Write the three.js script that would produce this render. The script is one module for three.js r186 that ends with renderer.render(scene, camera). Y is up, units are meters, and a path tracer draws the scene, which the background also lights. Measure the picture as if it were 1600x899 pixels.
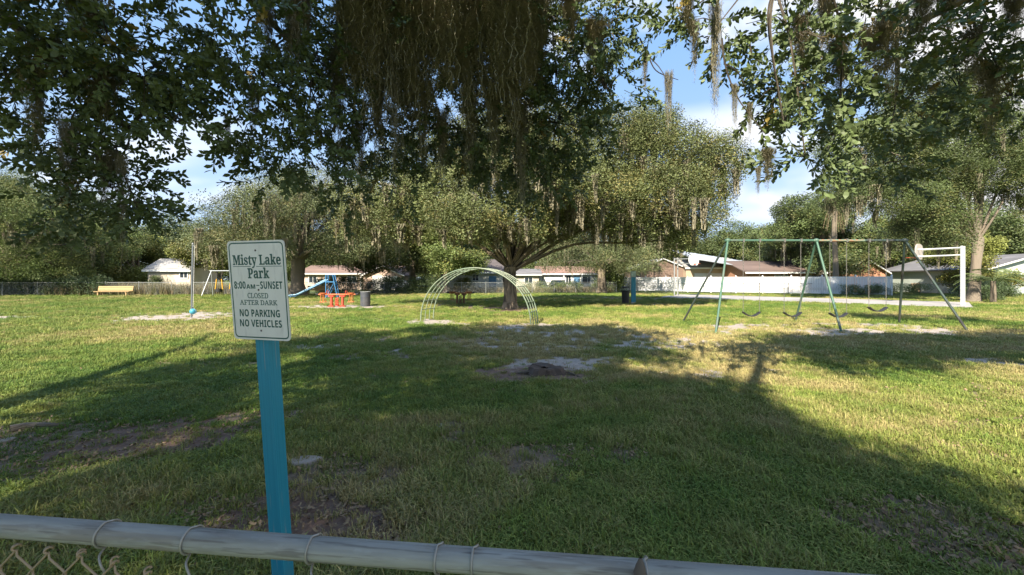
import * as THREE from 'three';
import { mergeGeometries } from 'three/addons/utils/BufferGeometryUtils.js';

// ---------------------------------------------------------------- camera, sky, sun, exposure
const EYE = 1.6, F = 600, HORIZON = 437;
const scene = new THREE.Scene();
const camera = new THREE.PerspectiveCamera(2 * Math.atan(449.5 / F) * 180 / Math.PI, 1600 / 899, 0.05, 2000);
camera.position.set(0, EYE, 0);
camera.lookAt(0, EYE, -10);
camera.setViewOffset(1600, 899, 0, 449.5 - HORIZON, 1600, 899);

const renderer = new THREE.WebGLRenderer({ antialias: true });
renderer.toneMapping = THREE.LinearToneMapping;
renderer.toneMappingExposure = 3.95;
renderer.shadowMap.enabled = true;

const SUN_EL = 38 * Math.PI / 180, SUN_AZ = 25 * Math.PI / 180;   // behind the camera, to the left
const sunDir = new THREE.Vector3(-Math.sin(SUN_AZ) * Math.cos(SUN_EL), Math.sin(SUN_EL), Math.cos(SUN_AZ) * Math.cos(SUN_EL));
const sun = new THREE.DirectionalLight(new THREE.Color(1, 0.9, 0.74), 3.15);
sun.position.copy(sunDir).multiplyScalar(90);
sun.castShadow = true;
sun.shadow.mapSize.set(4096, 4096);
Object.assign(sun.shadow.camera, { left: -70, right: 70, top: 70, bottom: -70, near: 1, far: 250 });
scene.add(sun); scene.add(sun.target);

// ---------------------------------------------------------------- helpers: numbers and noise
function rng(seed) { let a = seed >>> 0; return () => { a = (a + 0x6D2B79F5) | 0; let t = Math.imul(a ^ (a >>> 15), 1 | a); t = (t + Math.imul(t ^ (t >>> 7), 61 | t)) ^ t; return ((t ^ (t >>> 14)) >>> 0) / 4294967296; }; }
function hash2(x, y) { let h = Math.imul(x, 374761393) + Math.imul(y, 668265263); h = Math.imul(h ^ (h >>> 13), 1274126177); return ((h ^ (h >>> 16)) >>> 0) / 4294967296; }
function vnoise(x, y) {
  const xi = Math.floor(x), yi = Math.floor(y); let fx = x - xi, fy = y - yi;
  fx = fx * fx * (3 - 2 * fx); fy = fy * fy * (3 - 2 * fy);
  const a = hash2(xi, yi), b = hash2(xi + 1, yi), c = hash2(xi, yi + 1), d = hash2(xi + 1, yi + 1);
  return a + (b - a) * fx + (c - a) * fy + (a - b - c + d) * fx * fy;
}
function fbm(x, y, o = 4) { let s = 0, a = 0.5, n = 0; for (let i = 0; i < o; i++) { s += a * vnoise(x, y); n += a; a *= 0.5; x = x * 2.03 + 17.3; y = y * 2.03 + 9.1; } return s / n; }
const clamp = (x, a = 0, b = 1) => Math.min(b, Math.max(a, x));
const smooth = (a, b, x) => { const t = clamp((x - a) / (b - a)); return t * t * (3 - 2 * t); };
const mix = (a, b, t) => a + (b - a) * t;
const V = (x, y, z) => new THREE.Vector3(x, y, z);
// a survey point of the place: bearing and height angle read in the photograph, distance ahead d
const at = (u, v, d) => V((u - 800) / F * d, EYE + (HORIZON - v) / F * d, -d);
const ground = (u, v) => { const d = F * EYE / (v - HORIZON); return V((u - 800) / F * d, 0, -d); };

// ---------------------------------------------------------------- sky
{
  const W = 1024, H = 512, data = new Float32Array(W * H * 4);
  for (let j = 0; j < H; j++) for (let i = 0; i < W; i++) {
    const ph = ((i + 0.5) / W - 0.5) * 2 * Math.PI, th = ((j + 0.5) / H - 0.5) * Math.PI;
    const y = Math.sin(th), x = Math.cos(th) * Math.cos(ph), z = Math.cos(th) * Math.sin(ph);
    let r, g, b;
    const e = Math.max(y, 0);
    const t = Math.pow(1 - e, 2.6);
    r = mix(0.065, 0.22, t); g = mix(0.135, 0.275, t); b = mix(0.26, 0.345, t);
    if (y > -0.02) {
      const px = x / (e + 0.14), pz = z / (e + 0.14);
      // thin streaks everywhere
      const streak = fbm(px * 0.9 + 3.1 + fbm(px * 0.6, pz * 0.6, 3) * 1.4, pz * 2.6 + 7.7, 5);
      let c = smooth(0.5, 0.78, streak) * 0.62;
      // a bank of cumulus, thickening towards the right of the view
      const ang = Math.atan2(x, -z);
      const front = smooth(-0.15, 0.5, ang) * smooth(2.9, 2.2, ang);
      const cu = fbm(ang * 3.2 + 1.7, e * 6.5 + 4.2, 6) * 0.75 + fbm(ang * 9, e * 17, 4) * 0.25;
      const cc = smooth(0.62 - 0.3 * front, 0.74 - 0.22 * front, cu) * smooth(1.0, 0.55, e);
      const body = fbm(ang * 7 + 8, e * 12 + 2, 5);
      const cr = mix(0.23, 0.38, body), cg = mix(0.235, 0.37, body), cb = mix(0.25, 0.365, body);
      r = mix(r, 0.32, c); g = mix(g, 0.33, c); b = mix(b, 0.345, c);
      r = mix(r, cr, cc); g = mix(g, cg, cc); b = mix(b, cb, cc);
    } else { r = 0.12; g = 0.13; b = 0.11; }
    const k = (j * W + i) * 4; data[k] = r; data[k + 1] = g; data[k + 2] = b; data[k + 3] = 1;
  }
  const tex = new THREE.DataTexture(data, W, H, THREE.RGBAFormat, THREE.FloatType);
  tex.mapping = THREE.EquirectangularReflectionMapping; tex.magFilter = THREE.LinearFilter; tex.minFilter = THREE.LinearFilter; tex.needsUpdate = true;
  scene.background = tex; scene.environment = tex;
}

// ---------------------------------------------------------------- helpers: objects
const used = {};
function numbered(n) { const k = (used[n] = (used[n] ?? -1) + 1); return k ? n + '_' + String(k).padStart(3, '0') : n; }
function tag(o, label, category, group) { o.userData.label = label; o.userData.category = category; if (group) o.userData.group = group; return o; }
function thing(name, label, category, pos = [0, 0, 0], turn = 0, group) {
  const o = new THREE.Group(); o.name = numbered(name); o.position.set(...pos); o.rotation.y = turn; scene.add(o); return tag(o, label, category, group);
}
function part(parent, name, geo, m, label) {
  const o = new THREE.Mesh(Array.isArray(geo) ? join(geo) : geo, m); o.name = name; o.castShadow = o.receiveShadow = true;
  if (label) o.userData.label = label; (parent || scene).add(o); return o;
}
function structure(name, geo, m) { const o = part(scene, name, geo, m); o.userData.kind = 'structure'; return o; }
function join(list) { list = list.map(g => { g = g.index ? g.toNonIndexed() : g; for (const k of Object.keys(g.attributes)) if (!['position', 'normal', 'uv'].includes(k)) g.deleteAttribute(k); return g; }); return list.length > 1 ? mergeGeometries(list) : list[0]; }
function box(w, h, d, x = 0, y = 0, z = 0) { return new THREE.BoxGeometry(w, h, d).translate(x, y, z); }
function rod(a, b, r, sides = 8, r2 = r) {
  const len = a.distanceTo(b), g = new THREE.CylinderGeometry(r2, r, len, sides, 1);
  g.translate(0, len / 2, 0); g.applyQuaternion(new THREE.Quaternion().setFromUnitVectors(V(0, 1, 0), b.clone().sub(a).normalize())); g.translate(a.x, a.y, a.z); return g;
}
function tube(pts, r, sides = 6, seg) { return new THREE.TubeGeometry(new THREE.CatmullRomCurve3(pts), seg || pts.length * 4, r, sides, false); }
// a tube whose radius changes along it, with lumps
function limb(pts, radii, sides = 7, seg = 10, lump = 0, seed = 1) {
  const c = new THREE.CatmullRomCurve3(pts), fr = c.computeFrenetFrames(seg), pos = [], uv = [], idx = [];
  const len = c.getLength();
  for (let i = 0; i <= seg; i++) {
    const t = i / seg, p = c.getPoint(t), f = t * (radii.length - 1), k = Math.min(Math.floor(f), radii.length - 2), r0 = mix(radii[k], radii[k + 1], f - k);
    for (let j = 0; j <= sides; j++) {
      const a = j / sides * Math.PI * 2, jj = j % sides;
      const r = r0 * (1 + lump * (vnoise(jj * 1.7 + seed * 13, t * len * 1.6 + seed) - 0.5) * 2);
      pos.push(p.x + r * (Math.cos(a) * fr.normals[i].x + Math.sin(a) * fr.binormals[i].x), p.y + r * (Math.cos(a) * fr.normals[i].y + Math.sin(a) * fr.binormals[i].y), p.z + r * (Math.cos(a) * fr.normals[i].z + Math.sin(a) * fr.binormals[i].z));
      uv.push(j / sides * Math.max(1, Math.round(r0 * 6)), t * len);
    }
  }
  for (let i = 0; i < seg; i++) for (let j = 0; j < sides; j++) { const a = i * (sides + 1) + j, b = a + sides + 1; idx.push(a, b, a + 1, b, b + 1, a + 1); }
  const g = new THREE.BufferGeometry(); g.setAttribute('position', new THREE.Float32BufferAttribute(pos, 3)); g.setAttribute('uv', new THREE.Float32BufferAttribute(uv, 2)); g.setIndex(idx); g.computeVertexNormals(); return g;
}
function fromTris(pos, uvs) {
  const g = new THREE.BufferGeometry(); g.setAttribute('position', new THREE.Float32BufferAttribute(pos, 3));
  g.setAttribute('uv', new THREE.Float32BufferAttribute(uvs || new Float32Array(pos.length / 3 * 2), 2)); g.computeVertexNormals(); return g;
}

// ---------------------------------------------------------------- helpers: materials
function texture(size, fn, rx = 1, ry = 1, srgb = true, sizeY = size) {
  const d = new Uint8Array(size * sizeY * 4);
  for (let j = 0; j < sizeY; j++) for (let i = 0; i < size; i++) { const c = fn(i / size, j / sizeY, i, j), k = (j * size + i) * 4; for (let q = 0; q < 3; q++) { const l = clamp(c[q]); d[k + q] = 255 * (srgb ? (l <= 0.0031308 ? 12.92 * l : 1.055 * Math.pow(l, 1 / 2.4) - 0.055) : l); } d[k + 3] = 255; }
  const t = new THREE.DataTexture(d, size, sizeY); t.wrapS = t.wrapT = THREE.RepeatWrapping; t.magFilter = THREE.LinearFilter; t.minFilter = THREE.LinearMipmapLinearFilter; t.generateMipmaps = true;
  if (srgb) t.colorSpace = THREE.SRGBColorSpace; t.repeat.set(rx, ry); t.needsUpdate = true; return t;
}
// value noise that tiles with period p
function tnoise(x, y, p) {
  const xi = Math.floor(x), yi = Math.floor(y); let fx = x - xi, fy = y - yi; fx = fx * fx * (3 - 2 * fx); fy = fy * fy * (3 - 2 * fy);
  const m = q => ((q % p) + p) % p, a = hash2(m(xi), m(yi)), b = hash2(m(xi + 1), m(yi)), c = hash2(m(xi), m(yi + 1)), d = hash2(m(xi + 1), m(yi + 1));
  return a + (b - a) * fx + (c - a) * fy + (a - b - c + d) * fx * fy;
}
function tfbm(x, y, p, o = 4) { let s = 0, a = 0.5, n = 0; for (let i = 0; i < o; i++) { s += a * tnoise(x * p, y * p, p); n += a; a *= 0.5; p *= 2; } return s / n; }
const rgb = (r, g, b) => new THREE.Color().setRGB(r, g, b);
const mat = (r, g, b, rough = 0.8, metal = 0, extra = {}) => new THREE.MeshStandardMaterial({ color: rgb(r, g, b), roughness: rough, metalness: metal, ...extra });
const grainBump = texture(256, (x, y) => { const v = tfbm(x, y, 32, 3); return [v, v, v]; }, 1, 1, false);
const blotch = (c1, c2, p = 6, rx = 1, ry = 1, lo = 0.35, hi = 0.65) => texture(128, (x, y) => { const t = smooth(lo, hi, tfbm(x, y, p, 4)), f = 0.88 + 0.24 * tnoise(x * 64, y * 64, 64); return c1.map((c, i) => mix(c, c2[i], t) * f); }, rx, ry);
const barkTex = texture(256, (x, y) => { const t = tfbm(x * 1, y * 0.25, 16, 4), c = smooth(0.3, 0.6, t), q = tfbm(x, y, 3, 3); return [mix(0.07, 0.22, c) * (0.7 + 0.6 * q), mix(0.055, 0.175, c) * (0.72 + 0.6 * q), mix(0.042, 0.13, c) * (0.75 + 0.5 * q)]; }, 1, 0.5);
const barkBump = texture(256, (x, y) => { const v = tfbm(x, y * 0.25, 16, 4); return [v, v, v]; }, 1, 0.5, false);
const M = {
  bark: new THREE.MeshStandardMaterial({ map: barkTex, bumpMap: barkBump, bumpScale: 0.05, roughness: 0.95 }),
  paleBark: mat(0.2, 0.165, 0.125, 0.95, 0, { bumpMap: barkBump, bumpScale: 0.03 }),
  moss: mat(0.26, 0.235, 0.16, 1, 0, { side: THREE.DoubleSide }),
  grass: new THREE.MeshStandardMaterial({ color: rgb(1, 1, 1), roughness: 0.75, side: THREE.DoubleSide }),
  galv: new THREE.MeshStandardMaterial({ map: blotch([0.36, 0.36, 0.33], [0.27, 0.25, 0.22], 5, 6, 1), bumpMap: grainBump, bumpScale: 0.0006, roughness: 0.6, metalness: 0.25 }),
  fenceGrey: mat(0.3, 0.31, 0.3, 0.6, 0.3),
  darkWire: mat(0.05, 0.055, 0.055, 0.6, 0.2),
  white: mat(0.78, 0.78, 0.76, 0.6), vinyl: mat(0.74, 0.75, 0.77, 0.45),
  black: mat(0.02, 0.02, 0.022, 0.7), glass: mat(0.03, 0.04, 0.05, 0.08), rust: mat(0.2, 0.08, 0.035, 0.9),
};

// ================================================================= GROUND
// where the turf is worn away: [x, distance, rx, rd, strength, kind] kind 0 pale sand, 1 brown soil, 2 red mulch
const worn = [
  [-14.4, 16.6, 2.5, 2.0, 1.3, 0], [-21.5, 16.2, 2.4, 0.8, 0.9, 0], [8.3, 12.9, 2.2, 0.9, 0.8, 0], [10.6, 11.9, 3.4, 1.0, 0.95, 0], [12, 13.2, 2, 0.9, 0.75, 0], [7, 11.6, 1.4, 0.8, 0.75, 0],
  [1.4, 7.7, 1.7, 0.9, 0.7, 0], [2.7, 6.7, 1.5, 0.6, 0.66, 0], [0.4, 9.0, 2.4, 0.9, 0.7, 0], [3.2, 9.6, 1.8, 1.3, 0.68, 0], [3.6, 7.4, 1.4, 0.5, 0.6, 0], [1.6, 11.2, 2.4, 0.8, 0.6, 0], [2.9, 12.0, 1.6, 1.0, 0.62, 0], [1.5, 9.8, 1.8, 0.7, 0.6, 0], [-3.4, 14.6, 1.3, 0.8, 0.9, 0], [0.5, 13.3, 1.4, 0.8, 0.85, 0], [-1.4, 13.8, 1.5, 0.6, 0.6, 0],
  [0.45, 6.5, 0.95, 0.75, 1.1, 2], [-0.3, 20.8, 2.6, 1.7, 0.95, 2], [-1.8, 22.4, 2, 1, 0.8, 1],
  [-4.8, 3.7, 1.5, 0.65, 1.3, 1], [-3.7, 3.85, 0.75, 0.4, 1.15, 2], [-5.0, 9.2, 1.2, 0.7, 0.8, 0], [-3.4, 8.2, 1.4, 0.6, 0.85, 1], [9.7, 7.35, 1.0, 0.35, 0.95, 0], [0.35, 3.45, 0.7, 0.36, 1.05, 1], [-0.2, 4.1, 0.6, 0.4, 0.75, 1], [-2.4, 4.4, 0.8, 0.4, 0.75, 1], [-2.0, 2.6, 0.5, 0.25, 0.85, 1], [1.2, 5.0, 0.7, 0.3, 0.6, 1], [-1.15, 2.45, 0.5, 0.3, 1.1, 2],
  [-1.3, 3.1, 0.6, 0.3, 0.95, 1], [2.65, 2.5, 0.6, 0.3, 0.95, 1], [4.0, 3.6, 0.9, 0.3, 0.8, 1], [3.4, 2.35, 0.6, 0.25, 0.7, 1], [-1.7, 2.35, 0.35, 0.2, 0.7, 2], [2.0, 2.9, 0.5, 0.25, 0.55, 1],
  [-10.2, 22.4, 3.4, 1.4, 1.1, 0], [-7.6, 23.0, 2.2, 0.6, 0.7, 0], [9, 33, 6, 2.5, 0.7, 1], [9.2, 24.6, 0.9, 0.35, 0.8, 0], [-3.4, 24.2, 2, 0.9, 0.8, 1], [-12, 27, 3, 0.8, 0.55, 1], [-2, 10.2, 3.0, 1.0, 0.75, 1], [-6.3, 12, 1.6, 0.5, 0.45, 1],
];
function wear(x, d) {   // -> [sand, soil, mulch]
  const out = [0, 0, 0], n = fbm(x * 1.1 + 40, d * 1.1 + 11, 4), f = fbm(x * 5 + 3, d * 5 + 8, 3);
  for (const [cx, cd, rx, rd, s, k] of worn) {
    const q = ((x - cx) / rx) ** 2 + ((d - cd) / rd) ** 2; if (q > 3) continue;
    const v = smooth(0.25, 0.75, s * (1.1 - 0.5 * q) + (n - 0.5) * 1.9 + (f - 0.5) * 1.5 - 0.2);
    out[k] = Math.max(out[k], v);
  }
  const thin = smooth(0.54, 0.68, fbm(x * 0.55 + 90, d * 0.55 + 30, 4)) * smooth(0.45, 0.65, f);
  out[1] = Math.max(out[1], thin * 0.7);
  return out;
}
// how yellow or lush the turf is, 0 lush .. 1 straw
function dryness(x, d) { return clamp(0.31 + 1.5 * (fbm(x * 0.35 + 5, d * 0.35 + 2, 4) - 0.42) + 0.95 * (fbm(x * 2.1, d * 2.1 + 60, 3) - 0.5) + 0.22 * smooth(2.5, 5, x) * smooth(14, 8, d) + 0.34 * smooth(-0.8, 0.8, x) * smooth(6, 3.5, x) * smooth(5.2, 6.6, d) * smooth(14, 11, d) + 0.3 * smooth(7, 9.5, d) * smooth(14.5, 11, d) - 0.4 * smooth(-1.2, 0.2, x) * smooth(3.4, 2.2, x) * smooth(4.2, 2.6, d)); }
const LUSH = [0.072, 0.128, 0.015], MIDG = [0.155, 0.185, 0.034], STRAW = [0.29, 0.235, 0.1];
function turf(t) { return t < 0.5 ? LUSH.map((c, i) => mix(c, MIDG[i], t * 2)) : MIDG.map((c, i) => mix(c, STRAW[i], t * 2 - 1)); }
const SAND = [0.37, 0.315, 0.27], SOIL = [0.2, 0.15, 0.105], MULCH = [0.18, 0.115, 0.085];
function groundColor(x, d, fine) {
  const w = wear(x, d), g = turf(clamp(dryness(x, d) + (fine - 0.5) * 0.55));
  let c = g.map(v => v * (0.62 + 0.6 * fine));
  c = c.map((v, i) => mix(v, SOIL[i] * (0.7 + 0.6 * fine), w[1])); c = c.map((v, i) => mix(v, MULCH[i] * (0.65 + 0.7 * fine), w[2])); c = c.map((v, i) => mix(v, SAND[i] * (0.78 + 0.4 * fine), w[0]));
  return c;
}
function lump(x, z) { return 0.05 * (fbm(x * 0.5 + 7, z * 0.5 + 3, 3) - 0.5) + 0.02 * (fbm(x * 2 + 1, z * 2 + 5, 2) - 0.5); }
{
  const X0 = -25, X1 = 25, D0 = -6, D1 = 44;
  const lawnTex = texture(2048, (u, v, i, j) => { const x = mix(X0, X1, u), d = mix(D0, D1, v); return groundColor(x, d, 0.6 * hash2(i, j) + 0.4 * vnoise(i * 0.3, j * 0.3)); });
  lawnTex.wrapS = lawnTex.wrapT = THREE.ClampToEdgeWrapping;
  const N = 200, pos = [], uv = [], idx = [];
  for (let j = 0; j <= N; j++) for (let i = 0; i <= N; i++) {
    const x = mix(X0, X1, i / N), d = mix(D0, D1, j / N), edge = Math.min(1, 8 * Math.min(i, j, N - i, N - j) / N);
    pos.push(x, lump(x, -d) * edge, -d); uv.push(i / N, j / N);
  }
  for (let j = 0; j < N; j++) for (let i = 0; i < N; i++) { const a = j * (N + 1) + i, b = a + N + 1; idx.push(a, a + 1, b, a + 1, b + 1, b); }
  const g = new THREE.BufferGeometry(); g.setAttribute('position', new THREE.Float32BufferAttribute(pos, 3)); g.setAttribute('uv', new THREE.Float32BufferAttribute(uv, 2)); g.setIndex(idx); g.computeVertexNormals();
  const bt = texture(256, (x, y) => { const v = tfbm(x, y, 24, 3); return [v, v, v]; }, 25, 25, false);
  structure('lawn_ground', g, new THREE.MeshStandardMaterial({ map: lawnTex, bumpMap: bt, bumpScale: 0.03, roughness: 1 }));
  // the land round it, out to the horizon
  const far = new THREE.PlaneGeometry(1600, 1600).rotateX(-Math.PI / 2).translate(0, -0.05, -300);
  const ft = texture(512, (u, v, i, j) => { const t = clamp(0.2 + 0.9 * (tfbm(u, v, 8, 5) - 0.42) + (hash2(i, j) - 0.5) * 0.5); return turf(t).map(c => c * (0.58 + 0.45 * hash2(j, i))); }, 64, 64);
  structure('ground', far, new THREE.MeshStandardMaterial({ map: ft, roughness: 1 }));
}
// grass blades
{
  const R = rng(11);
  function tuftGeo(n, h, spread, wide, lean) {
    const pos = [];
    for (let i = 0; i < n; i++) {
      const a = R() * 6.283, r = Math.sqrt(R()) * spread, x = Math.cos(a) * r, z = Math.sin(a) * r, b = R() * 6.283, l = lean * (0.3 + R()), hh = h * (0.5 + 0.7 * R()), w = wide * (0.6 + 0.7 * R());
      const dx = Math.cos(b), dz = Math.sin(b), px = -dz * w / 2, pz = dx * w / 2;
      const m = [x + dx * l * 0.35 * hh, hh * 0.62, z + dz * l * 0.35 * hh], t = [x + dx * l * hh, hh * (1 - 0.3 * l), z + dz * l * hh];
      pos.push(x - px, -0.015, z - pz, x + px, -0.015, z + pz, m[0] + px, m[1], m[2] + pz, x - px, -0.015, z - pz, m[0] + px, m[1], m[2] + pz, m[0] - px, m[1], m[2] - pz, m[0] - px, m[1], m[2] - pz, m[0] + px, m[1], m[2] + pz, ...t);
    }
    return fromTris(pos);
  }
  const kinds = [tuftGeo(34, 0.052, 0.085, 0.0062, 1.05), tuftGeo(26, 0.075, 0.07, 0.0045, 0.7), tuftGeo(30, 0.04, 0.09, 0.0085, 1.3)];
  const lists = [[], [], []], col = [[], [], []];
  function sow(n, d0, d1, pow, scale) {
    for (let i = 0; i < n; i++) {
      const t = R(), d = d0 * Math.pow(d1 / d0, Math.pow(t, pow)), x = (R() * 2 - 1) * (1.55 * d + 2.5);
      const ca = (x - 13.2) * 0.693 - (d - 34.2) * 0.721, cb = (x - 13.2) * 0.721 + (d - 34.2) * 0.693; if (ca > -0.2 && ca < 18.2 && cb > 0 && cb < 7.8) continue;
      const w = wear(x, d), bare = Math.max(w[0], w[1] * 0.85, w[2]); if (R() < Math.pow(bare, 1.3) * 0.88) continue;
      const dr = dryness(x, d), k = d > 7 ? (R() < 0.5 ? 0 : 1) : (dr > 0.5 ? (R() < 0.7 ? 1 : 0) : (R() < 0.55 ? 2 : R() < 0.75 ? 0 : 1));
      const c = turf(clamp(dr + (R() - 0.5) * 0.5)), f = 0.85 + 1.0 * R() * R() + 0.2, s = scale(d) * (0.7 + 0.6 * R()) * (1 - 0.35 * bare);
      lists[k].push(new THREE.Matrix4().compose(V(x, lump(x, -d), -d), new THREE.Quaternion().setFromEuler(new THREE.Euler((R() - 0.5) * 0.3, R() * 6.283, (R() - 0.5) * 0.3)), V(s, s * (0.8 + 0.5 * R()), s)));
      col[k].push(c.map(v => v * f));
    }
  }
  sow(60000, 1.7, 9, 0.8, () => 1);
  sow(68000, 8, 42, 1, d => 1 + 0.028 * d);
  lists.forEach((l, k) => {
    const im = new THREE.InstancedMesh(kinds[k], M.grass, l.length); im.name = 'lawn_grass' + (k ? '_00' + k : ''); l.forEach((m, i) => { im.setMatrixAt(i, m); im.setColorAt(i, rgb(...col[k][i])); });
    im.castShadow = im.receiveShadow = true; scene.add(im); im.userData.kind = 'stuff';
    tag(im, ['medium green grass blades covering the park lawn', 'upright yellowish grass blades scattered over the park lawn', 'broad low dark green grass leaves in the shaded lawn'][k], 'grass');
  });
}
// concrete court
{
  const sh = new THREE.Shape([[13.2, 34.2], [25.6, 21.3], [31.2, 26.2], [17.6, 41]].map(p => new THREE.Vector2(...p)));
  const g = new THREE.ExtrudeGeometry(sh, { depth: 0.05, bevelEnabled: false }).rotateX(-Math.PI / 2);   // (x, d) -> (x, -d)
  structure('concrete_court', g, new THREE.MeshStandardMaterial({ map: blotch([0.38, 0.355, 0.335], [0.3, 0.28, 0.265], 6, 0.15, 0.15), roughness: 0.9 }));
}
// ================================================================= VEGETATION
// leaf clump: many small leaves scattered through a ball
function clumpGeo(seed, n, rad, len, wid) {
  const R = rng(seed), pos = [], q = new THREE.Quaternion(), e = new THREE.Euler(), v = V(0, 0, 0);
  for (let i = 0; i < n; i++) {
    const a = R() * 6.283, c = R() * 2 - 1, s = Math.sqrt(1 - c * c), r = rad * Math.cbrt(R());
    const ox = Math.cos(a) * s * r, oy = c * r * 0.8, oz = Math.sin(a) * s * r;
    q.setFromEuler(e.set((R() - 0.5) * 2.2, R() * 6.283, (R() - 0.5) * 2.2)); const l = len * (0.7 + 0.6 * R()), w = wid * (0.7 + 0.6 * R());
    const P = [[0, 0, -l / 2], [w / 2, 0.15 * w, 0], [0, 0, l / 2], [-w / 2, 0.15 * w, 0]].map(p => { v.set(...p).applyQuaternion(q); return [v.x + ox, v.y + oy, v.z + oz]; });
    pos.push(...P[0], ...P[1], ...P[2], ...P[0], ...P[2], ...P[3]);
  }
  return fromTris(pos);
}
const clumps = [1, 2, 3].map(s => clumpGeo(s * 71, 90, 0.55, 0.095, 0.045));
const farClumps = [1, 2].map(s => clumpGeo(s * 37, 90, 0.6, 0.15, 0.085));
// hanging moss: a bunch of kinked fibres, 1 m long, about 0.2 m wide
function mossGeo(seed, strands, seg, width, curls = seg > 20 ? 3 : 2) {
  const R = rng(seed), pos = [];
  const quad = (a, b, w, dir) => { const px = Math.cos(dir) * w / 2, pz = Math.sin(dir) * w / 2; pos.push(a[0] - px, a[1], a[2] - pz, a[0] + px, a[1], a[2] + pz, b[0] + px, b[1], b[2] + pz, a[0] - px, a[1], a[2] - pz, b[0] + px, b[1], b[2] + pz, b[0] - px, b[1], b[2] - pz); };
  for (let i = 0; i < strands; i++) {
    const a = R() * 6.283, r = 0.1 * Math.sqrt(R()); let x = Math.cos(a) * r, z = Math.sin(a) * r, y = -0.12 * R() * R(); const L = (0.2 + 0.8 * Math.pow(R(), 1.5)) * (1 - 0.25 * r / 0.1), dir = R() * 3.14, tp = 1 - 0.9 / seg;
    for (let k = 0; k < seg; k++) {
      const nx = x * tp + (R() - 0.5) * 0.022, nz = z * tp + (R() - 0.5) * 0.022, ny = y - L / seg;
      quad([x, y, z], [nx, ny, nz], width * (0.7 + 0.6 * R()), dir + R());
      for (let c = 0; c < curls; c++) { const b = R() * 6.283, l = 0.02 + 0.025 * R(); quad([nx, ny, nz], [nx + Math.cos(b) * l, ny - l * (R() * 1.6 - 0.5), nz + Math.sin(b) * l], width * 0.7, b + 1.57); }
      x = nx; y = ny; z = nz;
    }
  }
  return fromTris(pos);
}
const mossNear = [5, 6, 7, 8].map(s => mossGeo(s * 19, 58, 26, 0.0036));
const mossFar = [1, 2].map(s => mossGeo(s * 23, 34, 6, 0.016));

function scatter(parent, name, geos, m, places, colors, label) {   // one uncountable mass of leaves, a part of its tree
  geos.forEach((g, k) => {
    const ids = places.map((_, i) => i).filter(i => i % geos.length === k); if (!ids.length) return;
    const im = new THREE.InstancedMesh(g, m, ids.length); im.name = name; im.userData.kind = 'stuff'; if (label) im.userData.label = label;
    ids.forEach((i, n) => { im.setMatrixAt(n, places[i]); if (colors) im.setColorAt(n, rgb(...colors[i])); }); im.castShadow = im.receiveShadow = true; parent.add(im);
  });
}
const place = (p, R, s, sy = s) => new THREE.Matrix4().compose(p, new THREE.Quaternion().setFromEuler(new THREE.Euler((R() - 0.5) * 0.8, R() * 6.283, (R() - 0.5) * 0.8)), V(s, sy, s));
const upright = (p, R, s, sy) => new THREE.Matrix4().compose(p, new THREE.Quaternion().setFromEuler(new THREE.Euler(0, R() * 6.283, 0)), V(s, sy, s));
const tintMat = {};
function leafMat(r, g, b) { const k = [r, g, b].join(); return tintMat[k] ||= new THREE.MeshStandardMaterial({ color: rgb(r, g, b), roughness: 0.6, side: THREE.DoubleSide }); }
function trunkPart(root, pts, radii, m = M.bark, seed = 1) { return part(root, 'trunk', limb(pts, radii, 12, 14, 0.12, seed), m); }

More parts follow.
